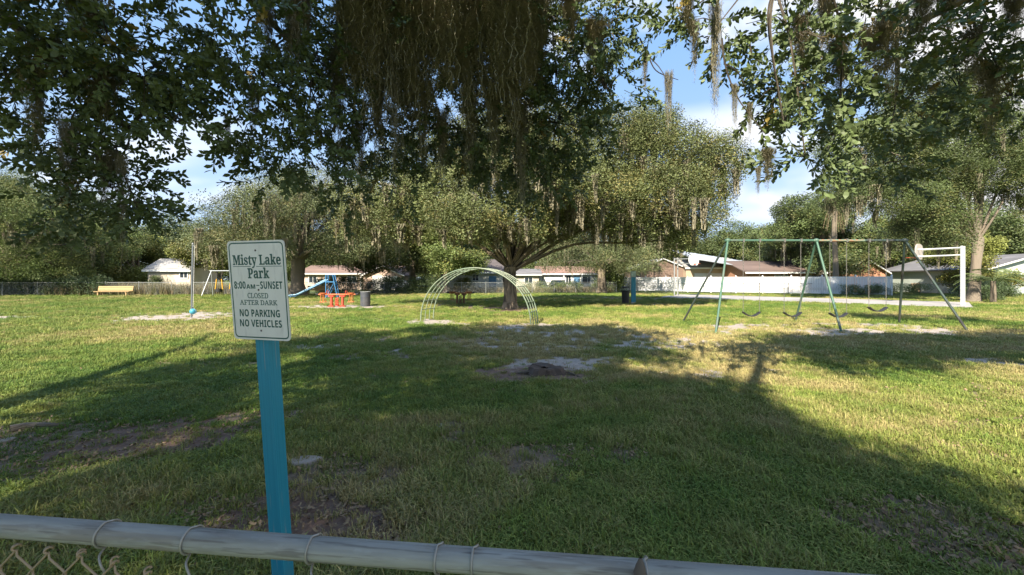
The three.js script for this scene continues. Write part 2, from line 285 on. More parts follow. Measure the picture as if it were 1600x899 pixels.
// a broad tree. lobes: [x, y, z, r] relative to the base; else made from R, base height and height
function tree(o) {
  const R = rng(o.seed), root = thing(o.name || 'oak_tree', o.label, 'tree', [o.x, 0, o.z], 0, o.group), tr = o.trunk, fork = o.fork, lean = o.lean || [0, 0];
  const top = V(lean[0], fork, lean[1]), lobes = o.lobes || [];
  if (!o.lobes) for (let i = 0; i < (o.n || 16); i++) {
    const a = i * 2.4 + R() * 0.8, q = Math.sqrt((i + 0.5) / (o.n || 16)), rr = o.R * q * 0.86, dome = Math.sqrt(1 - 0.86 * q * q);
    const low = i % 3 === 2 ? 0.25 * R() : 0.65 + 0.35 * R(), y = o.low + (o.H - o.low) * dome * low;
    lobes.push([(o.off?.[0] || 0) + Math.cos(a) * rr, Math.max(o.low + 0.4, y - o.R * 0.12), (o.off?.[1] || 0) + Math.sin(a) * rr, o.R * (0.27 + 0.13 * R())]);
  }
  trunkPart(root, [V(0, -0.1, 0), V(lean[0] * 0.1, fork * 0.15, lean[1] * 0.1), V(lean[0] * 0.5, fork * 0.55, lean[1] * 0.5), top], [tr * 1.55, tr * 1.1, tr * 0.92, tr * 1.0], o.bark || M.bark, o.seed);
  for (const [x, y, z, r] of lobes) {
    const c = V(x, y, z), rise = V(mix(top.x, x, 0.35) + (R() - 0.5), mix(fork, y, 0.6) + 0.3, mix(top.z, z, 0.35) + (R() - 0.5)), k = tr * (0.26 + 0.16 * R());
    const st = top.clone().add(V((R() - 0.5) * tr * 0.7, -0.25 * R() * fork * 0.5, (R() - 0.5) * tr * 0.7));
    const path = [st, rise, c.clone().lerp(rise, 0.35).add(V((R() - 0.5) * r, (R() - 0.5) * r * 0.5, (R() - 0.5) * r)), c], curve = new THREE.CatmullRomCurve3(path);
    const g = [limb(path, [k, k * 0.62, k * 0.4, k * 0.14], 6, 9, 0.1, o.seed)];
    for (let b = 0; b < 4; b++) { const p = curve.getPoint(0.6 + 0.38 * R()), q = c.clone().add(V((R() - 0.5) * 1.6 * r, (R() - 0.3) * r, (R() - 0.5) * 1.6 * r)); g.push(limb([p, p.clone().lerp(q, 0.5).add(V(0, 0.12 * r, 0)), q], [k * 0.24, k * 0.15, k * 0.05], 4, 4)); }
    part(root, 'limb', g, o.bark || M.bark);
  }
  const places = [], cols = [], vol = lobes.reduce((s, l) => s + l[3] ** 2, 0), sc = o.scale || 1;
  for (const [x, y, z, r] of lobes) {
    const n = Math.round(o.leaves * r * r / vol), tone = 0.85 + 0.3 * R();
    for (let i = 0; i < n; i++) {
      const a = R() * 6.283, c = R() * 2 - 1, s = Math.sqrt(1 - c * c), q = r * (0.35 + 0.65 * Math.pow(R(), 0.45)) * (0.78 + 0.5 * vnoise(a * 2 + x * 3, c * 3 + y * 3 + o.seed));
      const p = V(x + Math.cos(a) * s * q * 1.1, y + c * q * 0.78, z + Math.sin(a) * s * q * 1.1); if (p.y < o.low - 0.9) continue;
      places.push(place(p, R, sc * (0.7 + 0.6 * R()))); const f = tone * (0.7 + 0.65 * R()), w = R() < 0.14 ? 1.35 : 1; cols.push([f * w * 1.02, f * (0.93 + 0.07 * w), f * 0.95]);
    }
  }
  scatter(root, 'crown', o.far ? farClumps : clumps, o.leaf, places, cols);
  if (o.moss) {
    const mp = [];
    for (let i = 0; i < o.moss; i++) { const l = lobes[Math.floor(R() * lobes.length)], a = R() * 6.283, q = l[3] * Math.sqrt(R()); const L = (o.mossLen || 1.6) * (0.4 + 0.9 * R()); const y = l[1] - l[3] * 0.55 * Math.sqrt(1 - (q / l[3]) ** 2) + 0.4 * R(); if (y - L < (o.mossLow || 1.9)) continue; mp.push(upright(V(l[0] + Math.cos(a) * q, y, l[2] + Math.sin(a) * q), R, 1.3 + 1.8 * R(), L)); }
    scatter(root, 'spanish_moss', mossFar, M.moss, mp, null, 'grey brown moss hanging under the crown');
  }
  return root;
}
function bush(name, label, x, z, w, h, dz, n, leaf, seed, opt = {}) {
  const R = rng(seed), root = thing(name, label, opt.cat || 'shrub', [x, 0, z], opt.turn || 0, opt.group), pl = [], co = [], st = [];
  for (let i = 0; i < n; i++) { const a = R() * 6.283, q = Math.pow(R(), 0.5), t = R(), taper = opt.cone ? 1 - 0.75 * t : Math.sqrt(1 - 0.8 * t * t); const bx = opt.block ? (R() - 0.5) * w : Math.cos(a) * q * w / 2 * taper, bz = opt.block ? (R() - 0.5) * dz : Math.sin(a) * q * dz / 2 * taper, ph = opt.block ? h * (0.78 + 0.44 * fbm(bx * 0.7 + seed, 3, 3)) : h; pl.push(place(V(bx, 0.12 + t * ph * 0.94, bz), R, (opt.s || 0.8) * (0.7 + 0.6 * R()))); const f = 0.7 + 0.6 * R(); co.push([f, f, f]); }
  const ns = opt.stems || 5; for (let i = 0; i < ns; i++) { const bx = (R() - 0.5) * w * (opt.block ? 0.95 : 0.25); st.push(limb([V(bx, -0.05, 0), V(bx + (R() - 0.5) * 0.3, h * 0.4, (R() - 0.5) * 0.2), V(bx + (R() - 0.5) * w * (opt.block ? 0.05 : 0.5), h * 0.85, (R() - 0.5) * dz * 0.5)], [0.04, 0.03, 0.012], 5, 5)); }
  for (const s of st) part(root, 'stem', s, M.bark);
  scatter(root, 'foliage', opt.far === false ? clumps : farClumps, leaf, pl, co); return root;
}
const G1 = leafMat(0.11, 0.15, 0.04), G2 = leafMat(0.12, 0.145, 0.05), G3 = leafMat(0.085, 0.118, 0.038), G4 = leafMat(0.17, 0.19, 0.045), G5 = leafMat(0.055, 0.085, 0.028), G6 = leafMat(0.11, 0.135, 0.055);

// ---- the oak in the middle of the park
tree({ seed: 5, x: -0.1, z: -21.3, trunk: 0.36, fork: 2.3, leaves: 6000, leaf: G2, low: 3.3, moss: 420, mossLen: 1.7, mossLow: 2.7,
  label: 'broad oak with a short stout trunk and hanging moss behind the climbing arch',
  lobes: [[-6.3, 6.2, 1, 2.3], [-8.2, 5.4, -1, 2.0], [-4.2, 8.0, 0, 2.4], [-2.8, 5.6, 2.6, 1.9], [-5.4, 4.6, 2.4, 1.3], [-2.3, 4.3, 4.4, 1.3], [-1.0, 4.0, 2.4, 0.9], [-1.2, 9.3, -0.5, 2.5], [0.4, 7.2, 2.8, 2.2], [0.6, 4.6, 3.0, 1.35], [2.2, 9.6, -0.5, 2.6], [3.2, 6.4, 2.4, 2.0], [5.2, 8.9, 0, 2.5], [5.5, 5.6, 2.0, 1.8], [7.8, 8.6, 0.4, 2.3], [8.0, 6.0, 1.4, 2.0], [10.2, 7.4, 0, 2.1], [10.0, 5.2, 0.6, 1.6], [11.6, 8.6, -0.6, 1.5], [8.2, 10.2, -1, 1.6], [-2.5, 6, -4, 2.4], [3, 7, -5, 2.6], [7, 6, -4.5, 2.3], [0, 10, -3.5, 2.4], [6.8, 4.4, 1.2, 1.2], [9.2, 3.9, 0.4, 1.1], [2.6, 4.4, 0.6, 1.1]] });
// ---- oaks and others round the edge
tree({ seed: 8, x: -21.2, z: -38, trunk: 0.62, fork: 3.6, R: 8.6, low: 4.2, H: 13, n: 20, leaves: 2600, leaf: G6, scale: 1.3, moss: 260, mossLen: 2.8, off: [0.8, 0], bark: M.paleBark, label: 'mossy oak with a pale flared trunk beside the blue slide' });
tree({ seed: 12, x: -52, z: -40, trunk: 0.55, fork: 3.5, R: 9, low: 2.6, H: 16, n: 20, leaves: 2600, leaf: G1, scale: 1.3, moss: 120, mossLen: 2.2, label: 'tall dense green oak behind the fence left of the wooden bench' });
tree({ seed: 13, x: -58, z: -46, trunk: 0.5, fork: 3.5, R: 9, low: 2.2, H: 14, n: 14, leaves: 1200, leaf: G5, scale: 1.7, far: true, label: 'dark oak standing deep behind the dense green oak' });
tree({ seed: 14, x: -50.5, z: -52, trunk: 0.3, fork: 2, R: 5, low: 1.4, H: 8.5, n: 12, leaves: 900, leaf: G4, scale: 1.2, far: true, label: 'yellow green young tree beside the cream shed' });
tree({ seed: 15, x: -43, z: -66, trunk: 0.4, fork: 4, R: 7, low: 3, H: 12, n: 12, leaves: 900, leaf: G1, scale: 1.5, far: true, label: 'green tree rising behind the cream shed roof' });
tree({ seed: 16, name: 'crape_myrtle', x: -33.5, z: -44, trunk: 0.14, fork: 1.6, R: 4, low: 3.4, H: 7.2, n: 10, leaves: 650, leaf: G4, scale: 1.1, far: true, bark: M.paleBark, label: 'slender yellow green tree in front of the cream shed' });
tree({ seed: 17, x: -13.5, z: -52, trunk: 0.42, fork: 6, R: 8.5, low: 3.6, H: 14, n: 16, leaves: 1500, leaf: G3, scale: 1.5, far: true, moss: 60, mossLen: 2.4, bark: M.paleBark, label: 'oak with a tall pale trunk behind the grey barrel' });
tree({ seed: 18, x: -8.2, z: -47.5, trunk: 0.3, fork: 4, R: 5.5, low: 3.4, H: 10, n: 12, leaves: 900, leaf: G1, scale: 1.3, far: true, bark: M.paleBark, label: 'small oak with a pale trunk left of the dark roofed white house' });
tree({ seed: 19, x: 11.4, z: -48.8, trunk: 0.5, fork: 3.4, R: 9, low: 3.4, H: 14, n: 16, leaves: 1800, leaf: G6, scale: 1.4, moss: 160, mossLen: 2.8, label: 'oak with hanging moss before the house with blue doors' });
tree({ seed: 20, x: 32.8, z: -27.3, trunk: 0.29, fork: 4.6, lean: [1.0, -0.5], leaves: 4600, leaf: G3, low: 3.2, scale: 1.05, moss: 90, mossLen: 1.6, bark: M.paleBark, label: 'tall leaning oak with a pale trunk beside the basketball court',
  lobes: [[-3.2, 6.0, 0, 1.9], [-5.6, 7.2, 0.6, 1.8], [-2.2, 8.8, -0.5, 2.4], [1.0, 9.6, 0, 2.5], [3.6, 8.2, 0.5, 1.9], [-4.8, 9.6, 0, 2.3], [-7.8, 8.6, 0, 1.8], [-9.4, 7.6, 0.2, 1.4], [-1.0, 12.2, 0, 2.5], [-5, 12.2, 0, 2.3], [-8.6, 11, 0, 1.8], [3.4, 12, 0, 2.4], [0.6, 15, 0, 2.3], [-3.6, 15, 0, 2.2], [-1.0, 6.2, -2, 1.4], [-2.2, 4.4, 0.4, 1.2], [-4.4, 4.6, -0.6, 1.0], [5.4, 10.4, 0, 1.8]] });
tree({ seed: 21, x: 57, z: -58, trunk: 0.4, fork: 3, R: 7, low: 2, H: 12, n: 12, leaves: 900, leaf: G1, scale: 1.5, far: true, label: 'rounded green tree behind the pale gabled house' });
tree({ seed: 22, x: 45, z: -62, trunk: 0.4, fork: 3, R: 7, low: 1.6, H: 12.5, n: 12, leaves: 950, leaf: G3, scale: 1.5, far: true, label: 'dark green tree behind the brick gabled house' });
tree({ seed: 23, x: 40, z: -50, trunk: 0.4, fork: 3.6, R: 6, low: 3.2, H: 13, n: 14, leaves: 1100, leaf: G3, scale: 1.3, far: true, moss: 60, mossLen: 2.2, label: 'mossy oak rising behind the tall palm' });
tree({ seed: 24, x: 47.5, z: -40, trunk: 0.2, fork: 1.6, R: 3, low: 1.2, H: 7, n: 9, leaves: 420, leaf: G4, scale: 1.0, far: true, label: 'small yellow green tree beside the pale gabled house' });
{ // the row of far trees behind the houses
  const proto = tree({ seed: 31, x: -75, z: -84, trunk: 0.45, fork: 4, R: 9, low: 2.4, H: 15, n: 14, leaves: 900, leaf: G3, scale: 2.0, far: true, group: 'far trees behind the houses', label: 'distant oak in the row of trees behind the houses' });
  const R = rng(77);
  for (const [x, z, s] of [[-62, -78, 1], [-48, -88, 0.95], [-36, -82, 0.85], [-27, -92, 1], [-16, -84, 0.95], [-5, -90, 1.05], [6, -86, 0.95], [17, -92, 1], [27, -84, 0.95], [36, -90, 1.0], [45, -80, 0.95], [53, -86, 0.9], [64, -80, 0.85], [76, -76, 0.9], [88, -72, 1], [70, -60, 0.9], [-78, -60, 1.05]]) {
    const c = proto.clone(); c.name = numbered('oak_tree'); c.position.set(x, 0, z); c.rotation.y = R() * 6.28; c.scale.set(s, s * (0.88 + 0.24 * R()), s); scene.add(c);
  }
}
// ---- shrubs, hedges, weeds
bush('hedge', 'dark clipped hedge along the fence behind the blue slide', -15.2, -43.2, 13.5, 1.75, 1.2, 480, G5, 41, { block: true, s: 0.7, stems: 9 });
bush('hedge', 'rough green hedge along the fence left of the wooden bench', -48.5, -38.8, 15, 1.7, 1.4, 420, G5, 42, { block: true, s: 0.8, stems: 9 });
bush('bush', 'tall green bush against the left end of the white fence', 13.0, -51.5, 4.2, 5.2, 3.5, 260, G1, 43, { s: 1.0 });
bush('bush', 'low dark shrub at the foot of the pale gabled house', 42.5, -34.5, 6, 1.3, 2, 160, G5, 44, { s: 0.7 });
bush('bush', 'dark low shrub beside the small palm', 35.4, -29, 2.6, 0.9, 1.5, 80, G5, 45, { s: 0.6 });
bush('bush', 'scruffy low shrub in front of the wooden picket fence', 37, -38.2, 8, 1.0, 1.2, 150, G1, 46, { block: true, s: 0.55 });
bush('bush', 'leafy shrub against the wall of the cream shed', -40.6, -43.6, 1.6, 1.9, 1.2, 60, G1, 47, { s: 0.6 });
bush('bush', 'bright green shrub in front of the dark roofed white house', -6.6, -52, 3.2, 1.7, 1.4, 90, G4, 48, { s: 0.7 });
bush('bush', 'low green shrub in front of the house with blue doors', 5.6, -53, 8, 1.2, 1.4, 150, G1, 49, { block: true, s: 0.6 });
bush('bush', 'arching pale green shrub behind the fence beside the cream shed', -47, -41.5, 4, 3.2, 3, 150, G4, 50, { s: 0.8 });
{ // tall weeds along the far fence: uncountable
  const R = rng(52), pos = [];
  for (let i = 0; i < 26; i++) { const a = R() * 6.283, r = 0.28 * Math.sqrt(R()), x = Math.cos(a) * r, z = Math.sin(a) * r, b = R() * 6.283, h = 0.5 + 0.6 * R(), w = 0.02, dx = Math.cos(b), dz = Math.sin(b); pos.push(x - dz * w, -0.05, z + dx * w, x + dz * w, -0.05, z - dx * w, x + dx * 0.25 * h, h, z + dz * 0.25 * h); }
  const g = fromTris(pos), N = 1500, im = new THREE.InstancedMesh(g, M.grass, N); im.name = 'tall_weeds'; im.userData.kind = 'stuff';
  for (let i = 0; i < N; i++) {
    const right = i > 1050, t = R(); let x, d;
    if (!right) { x = mix(-46, -24, t); d = mix(37.9, 41, t) + R() * 2.4; } else { x = mix(-9, 13, t); d = mix(47.6, 49.4, t) + R() * 1.4; }
    const s = (right ? 0.75 : 1.15) * (0.6 + 0.7 * R()); im.setMatrixAt(i, upright(V(x, 0, -d), R, s, s)); const k = R(); im.setColorAt(i, rgb(mix(0.09, 0.25, k), mix(0.11, 0.185, k), mix(0.035, 0.1, k)));
  }
  im.castShadow = im.receiveShadow = true; scene.add(im); tag(im, 'tall brown and green weeds behind the far fence', 'weeds');
}
// ---- palms
function frondGeo(len, droop, leafLen, n, seed, up = 0.5) {
  const R = rng(seed), pts = []; for (let i = 0; i <= 6; i++) { const t = i / 6; pts.push(V(len * t * (1 - 0.25 * droop * t), len * (up * t - droop * t * t), 0)); }
  const c = new THREE.CatmullRomCurve3(pts), pos = [];
  for (let i = 0; i < n; i++) for (const s of [-1, 1]) { const t = 0.12 + 0.88 * i / n, p = c.getPoint(t), l = leafLen * Math.sin(Math.PI * (0.15 + 0.8 * t)) * (0.8 + 0.4 * R()), w = 0.03; const q = V(p.x + l * 0.45, p.y - l * (0.35 + 0.3 * R()), s * l * 0.8); pos.push(p.x - w, p.y, 0, p.x + w, p.y, 0, q.x, q.y, q.z); }
  return join([fromTris(pos), tube(pts, 0.018, 4, 8)]);
}
{
  const p = thing('palm_tree', 'tall palm with a skirt of dead fronds before the white fence', 'palm', [34.2, 0, -40.6]);
  part(p, 'trunk', limb([V(0, -0.1, 0), V(0.05, 3, 0), V(-0.1, 6, 0), V(0, 10.6, 0)], [0.3, 0.24, 0.22, 0.24], 9, 14, 0.05), M.paleBark);
  const R = rng(61), live = [frondGeo(2.9, 0.75, 0.7, 22, 1, 0.6), frondGeo(2.6, 0.95, 0.7, 22, 2, 0.35)], dead = frondGeo(2.3, 0.8, 0.5, 16, 3, -0.35), straw = mat(0.3, 0.23, 0.14, 1, 0, { side: THREE.DoubleSide });
  for (let i = 0; i < 18; i++) { const f = part(p, 'frond', live[i % 2], G1); f.position.y = 10.5; f.rotation.set(0, i * 2.4, (R() - 0.3) * 0.7, 'YXZ'); }
  for (let i = 0; i < 14; i++) { const f = part(p, 'dead_frond', dead, straw); f.position.y = 10.2 - 0.5 * R(); f.rotation.set(0, i * 2.4, 0); f.scale.set(0.3 + 0.25 * R(), 1.0 + 0.3 * R(), 0.7); }
  const q = thing('small_palm', 'small palm with arching fronds in front of the pale house', 'palm', [32.6, 0, -26.0]);
  part(q, 'trunk', limb([V(0, -0.1, 0), V(0.02, 0.8, 0), V(0, 1.5, 0)], [0.16, 0.14, 0.12], 8, 6, 0.1), M.bark);
  for (let i = 0; i < 15; i++) { const f = part(q, 'frond', live[i % 2], G3); f.scale.setScalar(0.8); f.position.y = 1.45; f.rotation.set(0, i * 2.4, 0.1 + 0.5 * R(), 'YXZ'); }
}

// ================================================================= OVERHEAD OAKS (limbs over the camera, seen from below)
function sprigGeo(seed) {   // a leafy twig about 0.34 m long, pointing +x
  const R = rng(seed), pos = [], pts = [V(0, 0, 0), V(0.12, 0.012 * (R() - 0.5), 0.03 * (R() - 0.5)), V(0.22, -0.02, 0.04 * (R() - 0.5)), V(0.32, -0.05, 0.05 * (R() - 0.5))], c = new THREE.CatmullRomCurve3(pts);
  const ax = V(0, 0, 0), side = V(0, 0, 0), nn = V(0, 0, 0);
  for (let i = 0; i < 22; i++) {
    const t = 0.15 + 0.85 * (i / 21), p = c.getPoint(t), a = i * 2.4 + R() * 0.7, out = 0.45 + 0.75 * R();
    ax.set(Math.cos(out), Math.sin(out) * Math.cos(a) * 0.9, Math.sin(out) * Math.sin(a)).normalize(); nn.set(R() - 0.5, 0.9, R() - 0.5); side.crossVectors(ax, nn).normalize(); nn.crossVectors(side, ax).normalize();
    const l = 0.05 + 0.03 * R(), w = 0.0135 + 0.006 * R(), st = 0.006;
    const P = (f, s, b) => { pos.push(p.x + ax.x * (st + f * l) + side.x * s * w + nn.x * b * w, p.y + ax.y * (st + f * l) + side.y * s * w + nn.y * b * w, p.z + ax.z * (st + f * l) + side.z * s * w + nn.z * b * w); };
    const ring = [[0, 0, 0], [0.28, 0.8, 0.3], [0.62, 1, 0.3], [1, 0, -0.2], [0.62, -1, 0.3], [0.28, -0.8, 0.3]];
    for (const [q, r2, s2] of [[0, 1, 5], [1, 2, 5], [2, 4, 5], [2, 3, 4]]) { P(...ring[q]); P(...ring[r2]); P(...ring[s2]); }
  }
  return join([fromTris(pos), tube(pts, 0.0035, 3, 5)]);
}
const sprigs = [3, 4, 5].map(s => sprigGeo(s * 101));
const bigClump = [1, 2].map(s => clumpGeo(s * 53, 120, 0.6, 0.14, 0.07));
function overhead(o) {
  const R = rng(o.seed), root = thing('overhead_oak', o.label, 'tree', [o.x, 0, o.z]), P = V(o.x, 0, o.z), crotch = V(0, o.fork, 0);
  trunkPart(root, [V(0, -0.1, 0), V(0.05, 0.7, 0.05), V(0, 2, 0), crotch], [0.95, 0.62, 0.52, 0.55], M.bark, o.seed);
  const sp = [], sc = [];
  const limbs = o.limbs.map(pts => { const g = [crotch.clone(), ...pts.map(p => V(...p).sub(P))]; part(root, 'limb', limb(g, [0.3, 0.2, 0.13, 0.07, 0.03], 8, 22, 0.1, o.seed), M.bark); return new THREE.CatmullRomCurve3(g).getPoints(40); });
  const joints = limbs.flat();
  for (const [u, v, ru, rv, d, den = 1, dd] of o.blobs) {
    const c = at(u, v, d).sub(P), rx = ru / F * d, ry = rv / F * d, rz = dd || Math.min(rx, ry) * 1.1; let near = joints[0]; for (const j of joints) if (j.distanceToSquared(c) < near.distanceToSquared(c)) near = j;
    const g = [limb([near, near.clone().lerp(c, 0.5).add(V((R() - 0.5) * 0.3, 0.2, (R() - 0.5) * 0.3)), c], [0.014, 0.01, 0.006], 5, 6, 0.1)];
    const n = Math.round(den * 88 * (rx * ry) / 0.3);
    for (let i = 0; i < n; i++) {
      const a = R() * 6.283, k = R() * 2 - 1, s = Math.sqrt(1 - k * k), q = Math.cbrt(R()) * (0.72 + 0.55 * vnoise(a * 1.6 + u, k * 2.5 + v)), dir = V(Math.cos(a) * s * rx, k * ry, Math.sin(a) * s * rz), p = c.clone().addScaledVector(dir, q);
      const out = dir.normalize().add(V((R() - 0.5) * 1.6, (R() - 0.75) * 1.2, (R() - 0.5) * 1.6)).normalize(), quat = new THREE.Quaternion().setFromUnitVectors(V(1, 0, 0), out).multiply(new THREE.Quaternion().setFromAxisAngle(V(1, 0, 0), R() * 6.283)), z = 0.75 + 0.5 * R();
      sp.push(new THREE.Matrix4().compose(p, quat, V(z, z, z))); const f = 0.75 + 0.5 * R(); sc.push(R() < 0.03 ? [2.2 * f, 1.2 * f, 0.8 * f] : [f, f, f]);
      if (i % 6 === 0) { const b = c.clone().lerp(p, 0.05 + 0.2 * R()); g.push(limb([b, b.clone().lerp(p, 0.5).add(V((R() - 0.5) * 0.08, 0.05, (R() - 0.5) * 0.08)), p], [0.009, 0.006, 0.003], 3, 4)); }
    }
    part(root, 'branch', g, M.bark);
  }
  scatter(root, 'foliage', sprigs, G3, sp, sc);
  const cp = [], cc = [];   // the rest of the crown, above and behind the viewer
  for (const [x, y, z, r, n] of o.crown) {
    const subs = []; for (let i = 0; i < 9; i++) { const a = R() * 6.283, k = R() * 2 - 1, s = Math.sqrt(1 - k * k), q = r * Math.cbrt(R()) * 0.85; subs.push([x + Math.cos(a) * s * q, y + k * q * 0.6, z + Math.sin(a) * s * q]); }
    for (let i = 0; i < n * (o.dense || 0.5); i++) { const b = subs[i % 9], a = R() * 6.283, k = R() * 2 - 1, s = Math.sqrt(1 - k * k), q = r * 0.36 * Math.cbrt(R()); cp.push(place(V(b[0] + Math.cos(a) * s * q, b[1] + k * q * 0.6, b[2] + Math.sin(a) * s * q).sub(P), R, 0.7 + 0.5 * R())); const f = 0.8 + 0.4 * R(); cc.push([f, f, f]); }
    let near = joints[0]; const c = V(x, y, z).sub(P); for (const j of joints) if (j.distanceToSquared(c) < near.distanceToSquared(c)) near = j; part(root, 'branch', limb([near, near.clone().lerp(c, 0.5).add(V(0.2, 0.3, 0.1)), c], [0.09, 0.06, 0.03], 5, 6, 0.1), M.bark); }
  scatter(root, 'crown', bigClump, G3, cp, cc);
  for (const tw of o.twigs || []) part(root, 'twig', limb(tw.map(([u, v, d]) => at(u, v, d).sub(P)), [0.011, 0.008, 0.004], 4, 12), M.bark);
  return root;
}
overhead({ seed: 91, x: -6.5, z: 4.5, fork: 3.2, label: 'large overhead oak whose dark leafy limbs and moss frame the sign',
  limbs: [[[-5.5, 5.0, 1.5], [-4.2, 5.6, -1.5], [-3.4, 5.2, -3.6], [-2.8, 4.6, -5]], [[-4, 5.4, 2], [-2, 6.4, -1.5], [-0.8, 6.2, -4.2], [0.6, 5.6, -5.8]], [[-7.5, 5.5, 1.5], [-6.8, 6.0, -1.5], [-5.6, 4.6, -4], [-4.6, 3.4, -4.6]], [[-9, 6, 4], [-11, 7.5, 2], [-12, 8, 0], [-13, 8, -2]], [[-5, 6, 6], [-2, 8, 5], [0.5, 8.6, 2], [2, 8, -1]]],
  blobs: [[40, 40, 110, 80, 4.2], [170, 60, 110, 90, 4.2], [110, 140, 120, 65, 4.3], [225, 115, 85, 55, 4.1], [270, 190, 55, 24, 3.9, 1.1], [110, 225, 60, 45, 4.3, 1.3], [165, 290, 62, 55, 4.2, 1.7], [215, 328, 36, 16, 4.1, 1.7], [10, 120, 50, 55, 4.3], [90, 320, 30, 40, 4.4, 0.8],
    [340, 50, 60, 65, 4.2], [380, 115, 55, 50, 4.2], [425, 55, 45, 60, 4.4], [400, 185, 55, 42, 4.4], [465, 225, 75, 50, 4.8], [500, 130, 60, 90, 5.2], [430, 265, 35, 30, 4.7, 0.8],
    [560, 50, 90, 70, 5.8, 1.2], [670, 60, 95, 80, 6, 1.2], [790, 60, 95, 80, 6, 1.2], [580, 190, 80, 85, 6.2], [690, 200, 90, 70, 6.4, 0.9], [800, 215, 80, 85, 6.4], [880, 190, 70, 75, 6.0], [900, 70, 75, 70, 5.4], [955, 45, 40, 50, 5], [950, 140, 55, 35, 5, 1.1], [540, 290, 45, 45, 6, 0.7], [860, 285, 50, 45, 6.2, 0.7], [645, 285, 40, 40, 6.4, 0.6]],
  crown: [[-7, 7, 3, 3.2, 260], [-9.5, 7.5, 4, 2.6, 120], [-8.8, 7.8, -0.6, 1.5, 50], [-5.5, 8.3, -0.5, 3.0, 280], [-3.2, 8.2, 0.8, 2.3, 240], [-4.4, 9, 3.5, 2.6, 160], [-8.4, 6.6, -2.2, 2, 90], [-6.0, 6.6, -1.8, 2, 140], [-3.4, 6.4, -1.6, 1.9, 160], [-1.6, 6.6, -1.6, 1.3, 90], [-3.2, 8, 5.2, 2, 150], [-3.4, 8, 7.6, 2.1, 150], [-5.8, 7.6, 7, 2.2, 110], [-7.5, 9, 6, 3, 160], [-2.3, 8, 6.2, 1.6, 190], [-2.5, 8, 8.4, 1.7, 150], [-3.8, 8.2, 6.6, 1.7, 150], [-2.6, 7.6, 3.6, 1.6, 150], [-3.2, 5.6, 2.2, 1.6, 90], [-1.4, 5.2, 0.4, 1.2, 70]],
  twigs: [[[1000, 60, 5], [1012, 85, 5], [1030, 105, 5], [1045, 130, 5]], [[1012, 85, 5], [1025, 110, 5.02], [1060, 125, 5.1]]] });
overhead({ seed: 97, x: 10.5, z: 2.5, fork: 3.0, label: 'overhead oak whose leafy limbs hang above the swing set',
  limbs: [[[8.6, 4.6, 0.5], [6.5, 5.2, -1.5], [4.6, 5.0, -3.2], [2.6, 4.5, -3.8]], [[9.5, 4.6, -0.5], [8, 5.6, -2.6], [6, 5.2, -4.4], [5, 4.8, -5]], [[9, 5.4, 1.5], [6.4, 7.2, 0.5], [4.2, 7.6, 0], [2.6, 7.4, 0]], [[11.5, 5.5, 0], [12, 7.5, -2.5], [11, 8.4, -4.5], [10, 8, -6]]],
  blobs: [[1062, 28, 40, 26, 4, 0.9], [1125, 35, 60, 32, 4, 0.9], [1235, 50, 70, 55, 4, 1.0], [1215, 140, 40, 45, 3.8, 0.95], [1265, 130, 60, 55, 4.2], [1225, 195, 34, 24, 3.7, 1.0], [1258, 245, 34, 28, 3.8, 0.95], [1310, 205, 60, 45, 4.2, 0.9], [1335, 90, 80, 75, 4.6, 0.75], [1400, 165, 75, 65, 4.8, 0.6], [1445, 50, 100, 65, 4.8, 0.6], [1555, 45, 80, 60, 4.6, 0.6], [1500, 140, 90, 55, 5, 0.5], [1580, 150, 50, 60, 4.6, 0.75], [1380, 255, 70, 35, 5.2, 0.5]],
  crown: [[3.4, 7.2, -0.6, 1.9, 150], [5.6, 7.4, -0.8, 2.1, 180], [7.8, 7.2, -1.0, 2.2, 180], [10, 7.6, -1.2, 2.4, 160], [12.4, 7.4, -2, 2.4, 120], [8.6, 6.6, 2, 2, 60], [4.6, 6.0, -2, 1.3, 70], [6.8, 6.2, -2.4, 1.4, 80], [12, 8.5, -5.5, 2.2, 110]],
  twigs: [[[1128, 60, 3.7], [1133, 100, 3.7], [1150, 148, 3.7], [1172, 180, 3.7], [1195, 208, 3.7]], [[1133, 100, 3.7], [1152, 112, 3.72], [1165, 135, 3.75]], [[1170, 60, 3.9], [1178, 90, 3.9], [1195, 100, 3.9]]] });
